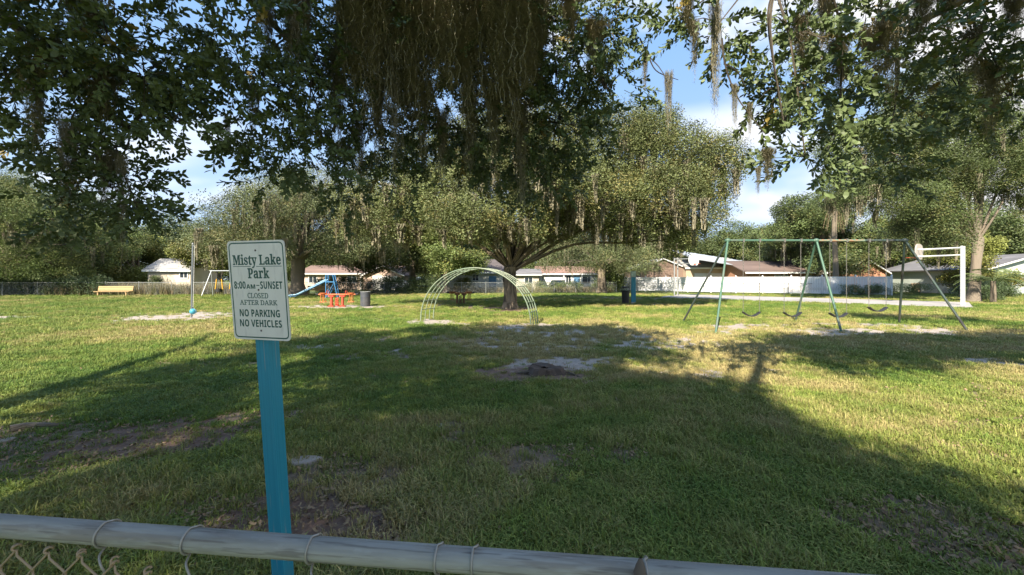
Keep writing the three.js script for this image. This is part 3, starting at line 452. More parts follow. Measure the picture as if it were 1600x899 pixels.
// ---- the moss curtains under those limbs, each bunch a thing
{
  const R = rng(123), list = [];
  const W = [[455, -20, 175, 4.7, 26], [470, -20, 110, 5, 30], [415, -20, 110, 4.6, 22], [545, -20, 190, 5.1, 42], [575, -20, 215, 5.1, 46], [602, -20, 235, 5.2, 40], [617, 60, 300, 5.3, 24], [560, -20, 140, 5, 40], [645, -20, 165, 5.2, 42], [676, -20, 200, 5.3, 42], [700, -20, 170, 5.1, 46], [728, -20, 215, 5.3, 42], [755, -20, 175, 5.2, 46], [785, -20, 185, 5.0, 50], [812, -20, 170, 5.0, 50], [800, 60, 235, 5.3, 34], [815, 150, 345, 5.8, 22], [828, -20, 150, 5.1, 40], [770, 120, 275, 5.6, 26], [735, 130, 290, 5.8, 24], [660, 120, 262, 5.6, 26], [640, 90, 230, 5.6, 26], [525, 60, 280, 5.4, 24], [590, 120, 270, 5.6, 26], [893, -20, 70, 4.8, 30], [930, 30, 130, 4.9, 26], [560, 180, 320, 5.8, 20], [690, 170, 300, 5.8, 22],
    [48, 90, 240, 4.1, 22], [60, 110, 265, 4.2, 14], [112, 190, 385, 4.2, 16], [100, 180, 320, 4.2, 14], [190, 240, 400, 4.1, 12], [165, 230, 375, 4.2, 22], [130, -20, 70, 4.1, 40], [355, 180, 240, 4.3, 8], [395, 130, 215, 4.4, 14], [160, 110, 230, 4.2, 30], [75, 60, 130, 4.1, 34],
    [1118, 0, 200, 3.8, 16], [1085, 30, 115, 3.9, 12], [1045, 110, 235, 5.0, 10], [1008, 80, 150, 5.0, 8], [1148, 130, 205, 3.7, 9], [1172, 160, 215, 3.7, 7], [1200, 230, 305, 3.7, 16], [1185, 260, 310, 3.7, 7], [1290, -20, 100, 4, 22], [1390, 10, 165, 4.3, 28], [1365, 40, 150, 4.3, 30], [1440, -20, 100, 4.4, 22], [1310, 60, 160, 4.2, 26], [1545, 100, 225, 4.7, 26], [1480, -20, 80, 4.4, 22], [1520, 40, 150, 4.7, 22], [1075, -20, 55, 3.9, 18], [1250, 20, 120, 4, 22], [1585, -10, 90, 4.5, 22]];
  for (const w of W) list.push(w);
  for (let i = 0; i < 12; i++) list.push([520 + 330 * R(), -20 + 60 * R(), 110 + 110 * R(), 5.2 + 0.9 * R(), 30 + 22 * R()]);
  list.forEach(([u, v0, v1, d, w], i) => {
    const p = at(u, v0, d), L = (v1 - v0) / F * d * 1.08, m = part(scene, numbered('spanish_moss'), mossNear[i % 4], M.moss); m.position.copy(p); m.rotation.y = R() * 6.28; const s = w / F * d / 0.2 * 1.35; m.scale.set(s, L, s);
    const right = u > 1050, left = u < 450;
    tag(m, right ? 'dark tuft of hanging moss among the leaves above the swing set' : left ? 'dark strand of hanging moss above the tetherball pole and sign' : 'long brown curtain of hanging moss above the climbing arch', 'moss', right ? 'moss above the swing set' : left ? 'moss above the sign' : 'moss curtains above the climbing arch');
  });
}
// ================================================================= BUILDINGS
const wallTex = (c, k = 0.9) => new THREE.MeshStandardMaterial({ map: blotch(c, c.map(v => v * k), 4, 0.4, 0.4), roughness: 0.9 });
const roofTex = (c) => new THREE.MeshStandardMaterial({ map: texture(128, (x, y) => { const f = (0.7 + 0.6 * tfbm(x, y, 8, 3)) * (Math.floor(y * 16) % 2 ? 0.94 : 1.04) * (0.85 + 0.3 * hash2(Math.floor(x * 24), Math.floor(y * 16))); return c.map(v => v * f); }, 0.35, 0.35), roughness: 0.95 });
// a house with its front at z = 0 facing the viewer (+z), width w, depth dp
function house(o) {
  const root = thing('house', o.label, o.cat || 'house', [o.x, 0, o.z], o.turn || 0), { w, dp, eave, ridge } = o, ov = o.over ?? 0.5;
  const wall = o.wall, shape = o.gable ? [[-w / 2, 0], [w / 2, 0], [w / 2, eave], [0, ridge - 0.12], [-w / 2, eave]] : null;
  if (o.gable) part(root, 'wall', new THREE.ExtrudeGeometry(new THREE.Shape(shape.map(p => new THREE.Vector2(...p))), { depth: dp, bevelEnabled: false }).translate(0, 0, -dp), wall);
  else {
    const side = new THREE.ExtrudeGeometry(new THREE.Shape([[0, 0], [dp, 0], [dp, eave], [dp / 2, ridge - 0.12], [0, eave]].map(p => new THREE.Vector2(...p))), { depth: w, bevelEnabled: false }).rotateY(Math.PI / 2).translate(-w / 2, 0, 0);
    part(root, 'wall', side, wall);
  }
  // roof: two slabs
  const slab = (run, rise, len) => { const L = Math.hypot(run, rise) + 0.02; return [L, Math.atan2(rise, run)]; };
  if (o.gable) { const [L, a] = slab(w / 2 + ov, (ridge - eave) * (w / 2 + ov) / (w / 2)); for (const s of [-1, 1]) { const g = box(L, 0.14, dp + 2 * ov, -L / 2, 0, 0).rotateZ(a); if (s > 0) g.rotateY(Math.PI); part(root, 'roof', g.translate(0, ridge, -dp / 2), o.roof); } for (const s of [-1, 1]) part(root, 'bargeboard', rod(V(s * (w / 2 + ov), eave - (ridge - eave) * ov / (w / 2) - 0.05, ov + 0.03), V(0, ridge - 0.05, ov + 0.03), 0.1, 4), o.trim || M.white); }
  else { const [L, a] = slab(dp / 2 + ov, (ridge - eave) * (dp / 2 + ov) / (dp / 2)); for (const s of [1, -1]) { const g = box(w + 2 * ov, 0.14, L, 0, 0, L / 2).rotateX(a); if (s < 0) g.rotateY(Math.PI); part(root, 'roof', g.translate(0, ridge, -dp / 2), o.roof); } part(root, 'fascia', box(w + 2 * ov, 0.2, 0.06, 0, eave - (ridge - eave) * ov / (dp / 2) - 0.06, ov + 0.04), o.trim || M.white); }
  for (const [x, y, ww, hh] of o.windows || []) { const f = part(root, 'window', [box(ww + 0.16, 0.08, 0.1, x, y - hh / 2 - 0.04, 0.03), box(ww + 0.16, 0.08, 0.1, x, y + hh / 2 + 0.04, 0.03), box(0.08, hh, 0.1, x - ww / 2 - 0.04, y, 0.03), box(0.08, hh, 0.1, x + ww / 2 + 0.04, y, 0.03), box(0.05, hh, 0.06, x, y, 0.03)], M.white); part(f, 'pane', box(ww, hh, 0.02, x, y, 0.015), M.glass); }
  for (const [x, ww, hh, m] of o.doors || []) { const d = part(root, 'door', box(ww, hh, 0.06, x, hh / 2 + 0.02, 0.035), m || M.white); if (ww > 2) for (let k = 1; k < 4; k++) part(d, 'panel_groove', box(ww - 0.1, 0.025, 0.01, x, hh * k / 4, 0.068), M.fenceGrey); else part(d, 'handle', box(0.06, 0.12, 0.05, x + ww * 0.35, 1.0, 0.09), M.fenceGrey); }
  for (const [x, h] of o.columns || []) part(root, 'column', box(0.16, h, 0.16, x, h / 2, ov - 0.15), M.white);
  return root;
}
const brownRoof = roofTex([0.19, 0.125, 0.1]), greyRoof = roofTex([0.16, 0.155, 0.16]), darkRoof = roofTex([0.09, 0.075, 0.075]), rustRoof = roofTex([0.25, 0.15, 0.12]), paleRoof = roofTex([0.3, 0.29, 0.28]);
const blueDoor = mat(0.1, 0.22, 0.36, 0.5), tan = wallTex([0.5, 0.39, 0.28]);
house({ label: 'cream shed with a grey shingle roof behind the far fence', cat: 'shed', x: -40.2, z: -45, w: 5.0, dp: 4, eave: 2.9, ridge: 4.1, wall: wallTex([0.62, 0.54, 0.42]), roof: paleRoof, windows: [[1.75, 2.1, 0.85, 0.6]], over: 0.35 });
house({ label: 'pinkish house with a long brown roof behind the dark hedge', x: -25.5, z: -60, w: 15, dp: 8, eave: 2.7, ridge: 3.9, wall: wallTex([0.6, 0.46, 0.37]), roof: brownRoof, windows: [[-3, 1.6, 1.6, 1], [0.5, 1.6, 1.4, 1], [-5.6, 1.6, 1.2, 1]], doors: [[3.2, 1, 2.05], [6, 2.2, 2.05]], columns: [[2, 2.3], [4.4, 2.3]] });
house({ label: 'garage wing with a low front gable and white door beside the parked car', x: -19.6, z: -58.6, w: 5.6, dp: 7, eave: 2.4, ridge: 3.7, gable: true, wall: wallTex([0.58, 0.42, 0.34]), roof: brownRoof, doors: [[0.2, 3.8, 2.1]] });
house({ label: 'white house with a dark pitched roof behind the climbing arch', x: -6.2, z: -59, w: 9.5, dp: 9, eave: 2.9, ridge: 4.9, wall: wallTex([0.6, 0.6, 0.58]), roof: darkRoof, windows: [[0.6, 1.9, 0.9, 0.9]], doors: [[3.2, 1.1, 2.1, blueDoor]] });
house({ label: 'low grey roofed carport wing right of the big oak trunk', x: 1.6, z: -60, w: 5.2, dp: 7, eave: 2.5, ridge: 3.3, wall: wallTex([0.52, 0.47, 0.4]), roof: greyRoof, windows: [[1, 1.5, 1.2, 0.9]] });
house({ label: 'long white house with a reddish roof and blue doors', x: 11.2, z: -64, w: 13.4, dp: 8, eave: 2.7, ridge: 3.9, wall: wallTex([0.68, 0.68, 0.68]), roof: rustRoof, windows: [[1.4, 1.5, 2.2, 1.1], [-1.8, 1.5, 0.8, 1.3]], doors: [[-0.4, 1.0, 2.05, blueDoor], [-4.4, 3.2, 2.1], [4.2, 1.1, 2.05, blueDoor], [5.8, 1.1, 2.05, blueDoor]], columns: [[-6.4, 2.4], [-2.6, 2.4], [0.4, 2.4], [3.2, 2.4], [6.4, 2.4]] });
{ // brown lap-sided house with a low gable
  const h = house({ label: 'brown lap sided house with a low gable behind the white fence', x: 22.4, z: -57, w: 6.6, dp: 8, eave: 3.4, ridge: 4.7, gable: true, wall: wallTex([0.19, 0.13, 0.1]), roof: paleRoof, over: 0.2 });
  const m = mat(0.21, 0.145, 0.11, 0.85); for (let i = 0; i < 11; i++) { const b = part(h, 'siding_board', box(6.58, 0.3, 0.03, 0, 0, 0), m); b.position.set(0, 0.2 + i * 0.3, 0.03); b.rotation.x = -0.07; }
}
{
  const h = house({ label: 'tan garage with a white door under a pale metal carport roof', cat: 'garage', x: 29.2, z: -56, w: 7.6, dp: 6, eave: 3.4, ridge: 4.9, wall: tan, roof: paleRoof, over: 0.2, doors: [[-0.6, 4, 2.5, mat(0.6, 0.62, 0.66, 0.5)]] });
  const tin = mat(0.5, 0.53, 0.58, 0.4, 0.3), pts = [V(-4.2, 5.0, -2.5), V(8.6, 3.2, -2.5)];
  const slope = part(h, 'metal_roof', box(13.2, 0.1, 7.4, 0, 0, 0), tin); slope.position.set(2.4, 4.35, -0.8); slope.rotation.set(0.24, 0, -0.155);
  for (let i = 0; i < 9; i++) part(slope, 'roof_seam', box(0.04, 0.06, 7.4, -6 + i * 1.5, 0.07, 0), tin);
  for (const x of [4.6, 8.2]) part(h, 'post', box(0.14, 3.1, 0.14, x, 1.55, 2.4), M.white);
  part(h, 'back_wall', box(5, 3.0, 0.15, 6.2, 1.5, -3), tan);
}
house({ label: 'long brown roofed brick house behind the white fence', x: 38.4, z: -50.5, w: 15, dp: 9, eave: 2.7, ridge: 4.2, wall: wallTex([0.42, 0.22, 0.14]), roof: roofTex([0.14, 0.1, 0.085]), windows: [[-3, 1.6, 1.6, 1], [1, 1.6, 1.6, 1]] });
house({ label: 'brick wing with a front gable edged in white', x: 44.2, z: -48.2, w: 5.4, dp: 7, eave: 2.6, ridge: 4.25, gable: true, wall: wallTex([0.46, 0.23, 0.14]), roof: roofTex([0.14, 0.1, 0.085]), over: 0.35 });
house({ label: 'white house with a grey roof behind the wooden picket fence', x: 66, z: -61, w: 12, dp: 9, eave: 2.6, ridge: 4.0, wall: wallTex([0.68, 0.69, 0.7]), roof: greyRoof });
house({ label: 'pale green gabled house behind the small palm', x: 56.0, z: -41, w: 11, dp: 11, eave: 2.8, ridge: 4.35, gable: true, wall: wallTex([0.5, 0.55, 0.5]), roof: greyRoof, windows: [[0.4, 1.9, 1.2, 1.1]], over: 0.5 });

// ================================================================= FENCES
const meshTex = texture(128, (x, y) => { const a = Math.abs(((x + y) % 1) - 0.5), b = Math.abs(((x - y + 1) % 1) - 0.5), v = a < 0.034 || b < 0.034 ? 1 : 0; return [v, v, v]; }, 1, 1, false);
function chainLink(label, A, B, h, n, m, top = true) {
  const root = thing('chain_link_fence', label, 'fence', [A.x, 0, A.z]), D = B.clone().sub(A), len = D.length(), al = Math.atan2(-D.z, D.x); root.rotation.y = al;
  const am = meshTex.clone(); am.repeat.set(1, 1); am.needsUpdate = true;
  const mm = new THREE.MeshStandardMaterial({ color: m.color.clone(), roughness: 0.6, metalness: 0.2, alphaMap: am, transparent: true, side: THREE.DoubleSide });
  const bay = len / n;
  for (let i = 0; i <= n; i++) { const p = part(root, 'post', new THREE.CylinderGeometry(0.03, 0.03, h + 0.06, 8).translate(i * bay, (h + 0.06) / 2, 0), m); part(p, 'post_cap', new THREE.SphereGeometry(0.04, 8, 5).translate(i * bay, h + 0.07, 0), m); }
  for (let i = 0; i < n; i++) {
    if (top) part(root, 'top_rail', new THREE.CylinderGeometry(0.021, 0.021, bay, 7).rotateZ(Math.PI / 2).translate((i + 0.5) * bay, h, 0.05), m);
    const g = new THREE.PlaneGeometry(bay, h - 0.05).translate((i + 0.5) * bay, h / 2, 0.03), uv = g.attributes.uv; for (let k = 0; k < uv.count; k++) uv.setXY(k, uv.getX(k) * Math.round(bay / 0.07), uv.getY(k) * Math.round(h / 0.07)); part(root, 'wire_mesh', g, mm);
  }
  return root;
}
chainLink('grey chain link fence behind the wooden bench and slide', V(-62, 0, -36.2), V(-17, 0, -41.6), 1.3, 15, M.fenceGrey);
chainLink('grey chain link fence in front of the white and blue doored houses', V(-16.9, 0, -41.7), V(13.5, 0, -49.6), 1.25, 11, M.fenceGrey);
chainLink('dark chain link fence running before the white vinyl fence', V(14.5, 0, -47.5), V(46, 0, -36.5), 1.15, 12, M.darkWire);
{
  const A = V(11.6, 0, -56.5), B = V(37.2, 0, -37.6), n = 12, root = thing('vinyl_fence', 'tall white vinyl privacy fence behind the basketball court', 'fence', [A.x, 0, A.z]), D = B.clone().sub(A), bay = D.length() / n; root.rotation.y = Math.atan2(-D.z, D.x);
  for (let i = 0; i <= n; i++) { const p = part(root, 'post', box(0.13, 2.0, 0.13, i * bay, 1.0, 0), M.vinyl); part(p, 'post_cap', new THREE.ConeGeometry(0.12, 0.1, 4).rotateY(Math.PI / 4).translate(i * bay, 2.05, 0), M.vinyl); }
  const st = new THREE.MeshStandardMaterial({ map: blotch([0.74, 0.75, 0.77], [0.62, 0.62, 0.6], 5, 1, 1, 0.5, 0.75), roughness: 0.5 });
  for (let i = 0; i < n; i++) { const x = (i + 0.5) * bay, w = bay - 0.16; part(root, 'top_rail', box(w, 0.14, 0.07, x, 1.83, 0), M.vinyl); part(root, 'bottom_rail', box(w, 0.16, 0.07, x, 0.18, 0), M.vinyl); const k = 12; for (let j = 0; j < k; j++) part(root, 'board', box(w / k - 0.012, 1.5, 0.03, x - w / 2 + (j + 0.5) * w / k, 1.01, 0), st); }
}
{
  const root = thing('picket_fence', 'weathered wooden picket fence beside the white house', 'fence', [49.5, 0, -47.5]); const m = wallTex([0.4, 0.29, 0.18]);
  for (let i = 0; i < 16; i++) part(root, 'picket', box(0.14, 1.15, 0.03, i * 0.2, 0.575, 0), m); for (const y of [0.3, 0.9]) part(root, 'rail', box(3.2, 0.09, 0.04, 1.5, y, -0.04), m);
}
// ================================================================= PARK EQUIPMENT
const greenPaint = new THREE.MeshStandardMaterial({ map: blotch([0.06, 0.14, 0.095], [0.11, 0.145, 0.11], 5, 3, 2, 0.4, 0.7), roughness: 0.55, metalness: 0.1 });
const archPaint = new THREE.MeshStandardMaterial({ map: blotch([0.16, 0.235, 0.15], [0.29, 0.27, 0.215], 6, 2, 3, 0.4, 0.65), roughness: 0.6, metalness: 0.1 });
const darkPaint = new THREE.MeshStandardMaterial({ map: blotch([0.04, 0.07, 0.06], [0.06, 0.06, 0.055], 5, 3, 2), roughness: 0.55, metalness: 0.1 });
const wornPaint = new THREE.MeshStandardMaterial({ map: blotch([0.14, 0.22, 0.16], [0.33, 0.16, 0.08], 6, 2, 3, 0.38, 0.6), roughness: 0.7 });
const chainMat = mat(0.2, 0.19, 0.17, 0.5, 0.5);
{ // swing set
  const O = V(10.15, 0, -12.8), t = thing('swing_set', 'tall green tube swing set frame standing on bare sand', 'swing set', [O.x, 0, O.z]), H = 2.9, L = V(-2.95, H, 0), C = V(0, H, 0), Rr = V(2.95, H, 0);
  const rel = (u, v) => { const g = ground(u, v); return V(g.x - O.x, -0.06, g.z - O.z); };
  part(t, 'beam', rod(V(-3.05, H, 0), V(-0.1, H, 0), 0.038, 10), greenPaint); part(t, 'beam', rod(V(-0.1, H, 0), V(1.6, H, 0), 0.0378, 10), wornPaint, 'rust worn middle of the top beam'); part(t, 'beam', rod(V(1.6, H, 0), V(3.05, H, 0), 0.038, 10), darkPaint);
  for (const [top, u, v, m] of [[L, 1066, 503, darkPaint], [L, 1118, 521, greenPaint], [C, 1242, 503.5, greenPaint], [C, 1316, 520, greenPaint], [Rr, 1405, 506, darkPaint], [Rr, 1515, 519, darkPaint]]) part(t, 'leg', rod(rel(u, v), top.clone().add(V(0, 0.02, 0)), 0.034, 9), m);
  for (const p of [L, C, Rr]) part(t, 'joint_fitting', new THREE.SphereGeometry(0.075, 10, 7).scale(1.1, 1, 1).translate(p.x, p.y, 0), m_or(p));
  function m_or(p) { return p === Rr ? darkPaint : greenPaint; }
  const seatM = mat(0.025, 0.025, 0.028, 0.6);
  const lab = ['black belt swing in the end bay over the bare sand, hanging at the green post', 'black belt swing left of the centre post of the swing set', 'black belt swing right of the centre post of the swing set', 'black belt swing hanging higher than the others near the dark end post'];
  [[1161.5, 1187, 489.5], [1225.5, 1251.5, 490], [1297, 1323, 491], [1358, 1385, 482]].forEach(([u0, u1, v], i) => {
    const a = at(u0, v - 2, 12.8), b = at(u1, v - 2, 12.8), s = thing('swing', lab[i], 'swing', [(a.x + b.x) / 2, H, O.z], 0, 'belt swings on the green frame'), w = (b.x - a.x) / 2, y = a.y - H;
    for (const k of [-1, 1]) {
      const links = []; const n = 46, len = -y - 0.04; for (let j = 0; j < n; j++) { const g = new THREE.TorusGeometry(0.016, 0.0055, 4, 6).scale(0.7, len / n / 0.03, 1); if (j % 2) g.rotateY(Math.PI / 2); links.push(g.translate(k * w, -0.04 - (j + 0.5) * len / n, 0)); }
      const c = part(s, 'chain', links, chainMat); c.userData.kind = 'stuff'; part(s, 'hanger', box(0.05, 0.12, 0.09, k * w, 0, 0), chainMat);
    }
    const pts = []; for (let j = 0; j <= 10; j++) { const q = j / 10 * 2 - 1; pts.push([q * w, y - 0.13 * (1 - q * q)]); }
    const sh = new THREE.Shape([...pts.map(p => new THREE.Vector2(p[0], p[1])), ...pts.slice().reverse().map(p => new THREE.Vector2(p[0], p[1] - 0.022))]);
    part(s, 'belt_seat', new THREE.ExtrudeGeometry(sh, { depth: 0.14, bevelEnabled: true, bevelSize: 0.004, bevelThickness: 0.004, bevelSegments: 1 }).translate(0, 0, -0.07), seatM);
  });
}
{ // arch climber
  const A = V(-3.32, 0, -15), B = V(0.8, 0, -13.65), D = B.clone().sub(A), span = D.length(), t = thing('arch_climber', 'pale green arched ladder climber in front of the big oak', 'climbing frame', [(A.x + B.x) / 2, 0, (A.z + B.z) / 2], Math.atan2(-D.z, D.x)), H = 2.02, W = 0.95, n = 30;
  const P = s => { const a = Math.PI * s; return [-Math.cos(a) * span / 2 * (1 - 0.06 * Math.sin(a)), H * Math.pow(Math.sin(a), 0.82)]; };
  for (const k of [0, 1, 2, 3]) { const z = -W / 2 + W * k / 3, pts = []; for (let i = 0; i <= n; i++) { const [x, y] = P(i / n); pts.push(V(x, y - (i % n ? 0 : 0.1), z)); } part(t, 'rail', tube(pts, k % 3 ? 0.0165 : 0.024, 7, 60), archPaint); }
  for (let i = 1; i < 19; i++) { const [x, y] = P(i / 19); part(t, 'rung', rod(V(x, y, -W / 2), V(x, y, W / 2), 0.016, 7), archPaint); }
}
function springSeesaw(label, p, w, m, m2, turn) {
  const t = thing('spring_seesaw', label, 'seesaw', [p.x, 0, p.z], turn, 'spring seesaws'), y = 0.72;
  part(t, 'beam', rod(V(-w / 2, y, 0), V(w / 2, y, 0), 0.045, 8), m2);
  for (const s of [-1, 1]) part(t, 'end_grip', rod(V(s * w / 2, y, 0), V(s * (w / 2 + 0.16), y + 0.03, 0), 0.05, 8), M.black);
  for (const s of [-1, 1]) {
    part(t, 'stand', [box(0.09, y - 0.1, 0.2, s * w * 0.15, y / 2, 0), box(0.3, 0.06, 0.34, s * w * 0.15, 0.03, 0), box(0.28, 0.08, 0.26, s * w * 0.15, y - 0.09, 0)], m);
    const pts = []; for (let i = 0; i <= 60; i++) { const a = i / 60 * Math.PI * 10; pts.push(V(s * 0.09 * w * 0.25 + Math.cos(a) * 0.1, 0.05 + i / 60 * 0.5, Math.sin(a) * 0.1 + s * 0.12)); } part(t, 'coil_spring', tube(pts, 0.016, 5, 90), m);
    for (const z of [-1, 1]) { part(t, 'foot_hanger', [rod(V(s * w * 0.36, y, z * 0.1), V(s * w * 0.33, 0.28, z * 0.16), 0.018, 6), rod(V(s * w * 0.42, y, z * 0.1), V(s * w * 0.42, 0.28, z * 0.16), 0.018, 6), rod(V(s * w * 0.3, 0.28, z * 0.16), V(s * w * 0.45, 0.28, z * 0.16), 0.018, 6)], m2); }
    part(t, 'seat', new THREE.CylinderGeometry(0.17, 0.15, 0.06, 12).scale(1.2, 1, 0.8).translate(s * w * 0.38, y + 0.07, 0), m2); part(t, 'handle', tube([V(s * w * 0.25, y, -0.16), V(s * w * 0.25, y + 0.2, -0.14), V(s * w * 0.25, y + 0.2, 0.14), V(s * w * 0.25, y, 0.16)], 0.014, 5, 16), m);
  }
}
springSeesaw('bright red spring seesaw on sand beside the grey barrel', V(-10.3, 0, -22.6), 2.1, mat(0.62, 0.07, 0.035, 0.5), mat(0.5, 0.14, 0.04, 0.5), 0.1);
springSeesaw('rusty brown spring seesaw under the big oak', V(-3.35, 0, -25), 1.5, mat(0.14, 0.07, 0.035, 0.8), mat(0.26, 0.12, 0.04, 0.8), -0.1);
{ // slide
  const t = thing('slide', 'small blue metal playground slide beside the mossy oak', 'slide', [-16.2, 0, -32.4], 0.12), bl = mat(0.07, 0.25, 0.5, 0.4), lb = mat(0.28, 0.48, 0.66, 0.35), db = mat(0.03, 0.11, 0.24, 0.5);
  const top = V(0.5, 1.45, 0), bot = V(-1.9, 0.22, 0), out = V(-2.4, 0.16, 0);
  const bed = [0, 0.25]; part(t, 'chute', [0].map(() => { const g = box(2.72, 0.03, 0.46); g.rotateZ(Math.atan2(1.23, 2.4)); return g.translate(-0.7, 0.83, 0); }).concat([box(0.55, 0.03, 0.46, -2.12, 0.2, 0)]), db);
  for (const z of [-0.25, 0.25]) part(t, 'side_rail', tube([V(0.55, 1.6, z), V(0.3, 1.48, z), V(-0.7, 0.95, z), V(-1.8, 0.36, z), V(-2.4, 0.26, z), V(-2.5, 0.02, z)], 0.045, 7, 40), lb);
  part(t, 'platform', box(0.7, 0.06, 0.6, 0.85, 1.4, 0), bl);
  for (const z of [-0.28, 0.28]) { part(t, 'ladder_rail', rod(V(1.5, -0.05, z), V(1.1, 2.0, z), 0.03, 7), bl); part(t, 'post', rod(V(0.55, -0.05, z), V(0.55, 2.0, z), 0.03, 7), bl); part(t, 'hand_rail', rod(V(0.55, 2.0, z), V(1.1, 2.0, z), 0.03, 7), bl); }
  for (let i = 1; i < 6; i++) part(t, 'rung', rod(V(1.5 - 0.053 * i * 1.0, 0.24 * i, -0.28), V(1.5 - 0.053 * i, 0.24 * i, 0.28), 0.022, 6), bl);
  part(t, 'brace', rod(V(0.55, 0.1, -0.28), V(1.2, 1.3, -0.28), 0.02, 6), bl); part(t, 'brace', rod(V(0.55, 0.1, 0.28), V(1.2, 1.3, 0.28), 0.02, 6), bl);
}
{ // barrel
  const t = thing('trash_barrel', 'dark blue grey drum used as a trash barrel', 'barrel', [-8.75, 0, -22.9]), m = new THREE.MeshStandardMaterial({ map: blotch([0.045, 0.055, 0.07], [0.075, 0.075, 0.08], 5, 2, 1), roughness: 0.65 });
  const pr = [[0.27, 0], [0.285, 0.02], [0.285, 0.26], [0.3, 0.28], [0.285, 0.3], [0.285, 0.54], [0.3, 0.56], [0.285, 0.58], [0.285, 0.83], [0.3, 0.85], [0.295, 0.87], [0.275, 0.86], [0.27, 0.1], [0.001, 0.1]];
  part(t, 'drum', new THREE.LatheGeometry(pr.map(p => new THREE.Vector2(...p)), 24), new THREE.MeshStandardMaterial({ ...{}, map: m.map, roughness: 0.65, side: THREE.DoubleSide })); part(t, 'rim', new THREE.TorusGeometry(0.29, 0.014, 6, 24).rotateX(Math.PI / 2).translate(0, 0.87, 0), M.fenceGrey);
}
function bench(label, p, turn, w, col) {
  const t = thing('park_bench', label, 'bench', [p.x, 0, p.z], turn), m = wallTex(col);
  for (let i = 0; i < 3; i++) part(t, 'seat_slat', box(w, 0.05, 0.13, 0, 0.44, 0.22 - i * 0.15), m);
  for (let i = 0; i < 3; i++) { const b = part(t, 'back_slat', box(w, 0.13, 0.045, 0, 0, 0), m); b.position.set(0, 0.58 + i * 0.155, -0.2 - i * 0.03); b.rotation.x = -0.18; }
  for (const s of [-1, 1]) part(t, 'leg', [box(0.08, 0.42, 0.08, s * w * 0.4, 0.2, 0.18), box(0.08, 0.42, 0.08, s * w * 0.4, 0.2, -0.14), rod(V(s * w * 0.4, 0.36, -0.2), V(s * w * 0.4, 0.95, -0.33), 0.035, 5), box(0.07, 0.07, 0.46, s * w * 0.4, 0.385, 0.02)], m);
}
bench('tan wooden slat bench in front of the far chain link fence', V(-38.6, 0, -37.2), 0.1, 3.1, [0.5, 0.34, 0.17]);
bench('weathered tan bench half hidden behind the blue slide', V(-20.0, 0, -39.2), 0.1, 1.9, [0.45, 0.28, 0.11]);
{ // tetherball
  const t = thing('tetherball_pole', 'slim grey tetherball pole standing in pale sand', 'pole', [-13.45, 0, -16.1]); part(t, 'pole', rod(V(0, -0.1, 0), V(0.06, 3.1, 0), 0.03, 9), mat(0.17, 0.19, 0.21, 0.5, 0.4)); part(t, 'cap', new THREE.SphereGeometry(0.04, 8, 6).translate(0.06, 3.1, 0), M.fenceGrey); part(t, 'eye_bolt', new THREE.TorusGeometry(0.03, 0.008, 5, 10).translate(0.12, 3.02, 0), M.fenceGrey);
  const b = thing('tetherball', 'turquoise tetherball hanging by a cord near the sand', 'ball', [-13.3, 0.27, -16.0]); part(b, 'ball', new THREE.SphereGeometry(0.12, 20, 14), mat(0.05, 0.3, 0.4, 0.5)); part(b, 'cord', rod(V(0, 0.11, 0), V(-0.02, 2.74, -0.1), 0.006, 5), M.white); part(b, 'knot', new THREE.CylinderGeometry(0.02, 0.03, 0.05, 8).translate(0, 0.135, 0), M.black);
  part(b, 'stripe', new THREE.TorusGeometry(0.1195, 0.004, 5, 24), M.white);
}
{ // toddler swings behind the sign
  const t = thing('toddler_swing_set', 'grey A frame of a toddler swing set behind the sign', 'swing set', [-29.6, 0, -37.6]), m = mat(0.42, 0.45, 0.47, 0.4, 0.3);
  for (const x of [0, 3.2]) for (const z of [-0.9, 0.9]) part(t, 'leg', rod(V(x - 0.25 + 0.15 * z, -0.05, z), V(x + 0.15, 2.45, 0), 0.04, 8), m); part(t, 'beam', rod(V(0, 2.45, 0), V(3.5, 2.45, 0), 0.045, 8), m);
  const ym = mat(0.68, 0.36, 0.03, 0.5);
  for (const x of [0.9, 2.3]) { const s = thing('toddler_swing', x < 1 ? 'yellow toddler swing nearest the leaning grey leg of its frame' : 'yellow toddler swing hidden behind the park sign post', 'swing', [-29.6 + x, 2.4, -37.6], 0, 'yellow toddler swings'); for (const k of [-1, 1]) { part(s, 'chain', rod(V(k * 0.2, 0, 0), V(k * 0.24, -0.75, 0), 0.012, 5), chainMat); part(s, 'strap', rod(V(k * 0.24, -0.75, 0), V(k * 0.36, -1.75, 0), 0.05, 6), ym); } part(s, 'seat', new THREE.CylinderGeometry(0.3, 0.26, 0.3, 14, 1, true).translate(0, -1.85, 0), mat(0.03, 0.03, 0.03, 0.7, 0, { side: THREE.DoubleSide })); part(s, 'seat_base', new THREE.CylinderGeometry(0.26, 0.24, 0.03, 14).translate(0, -2.0, 0), M.black); }
}
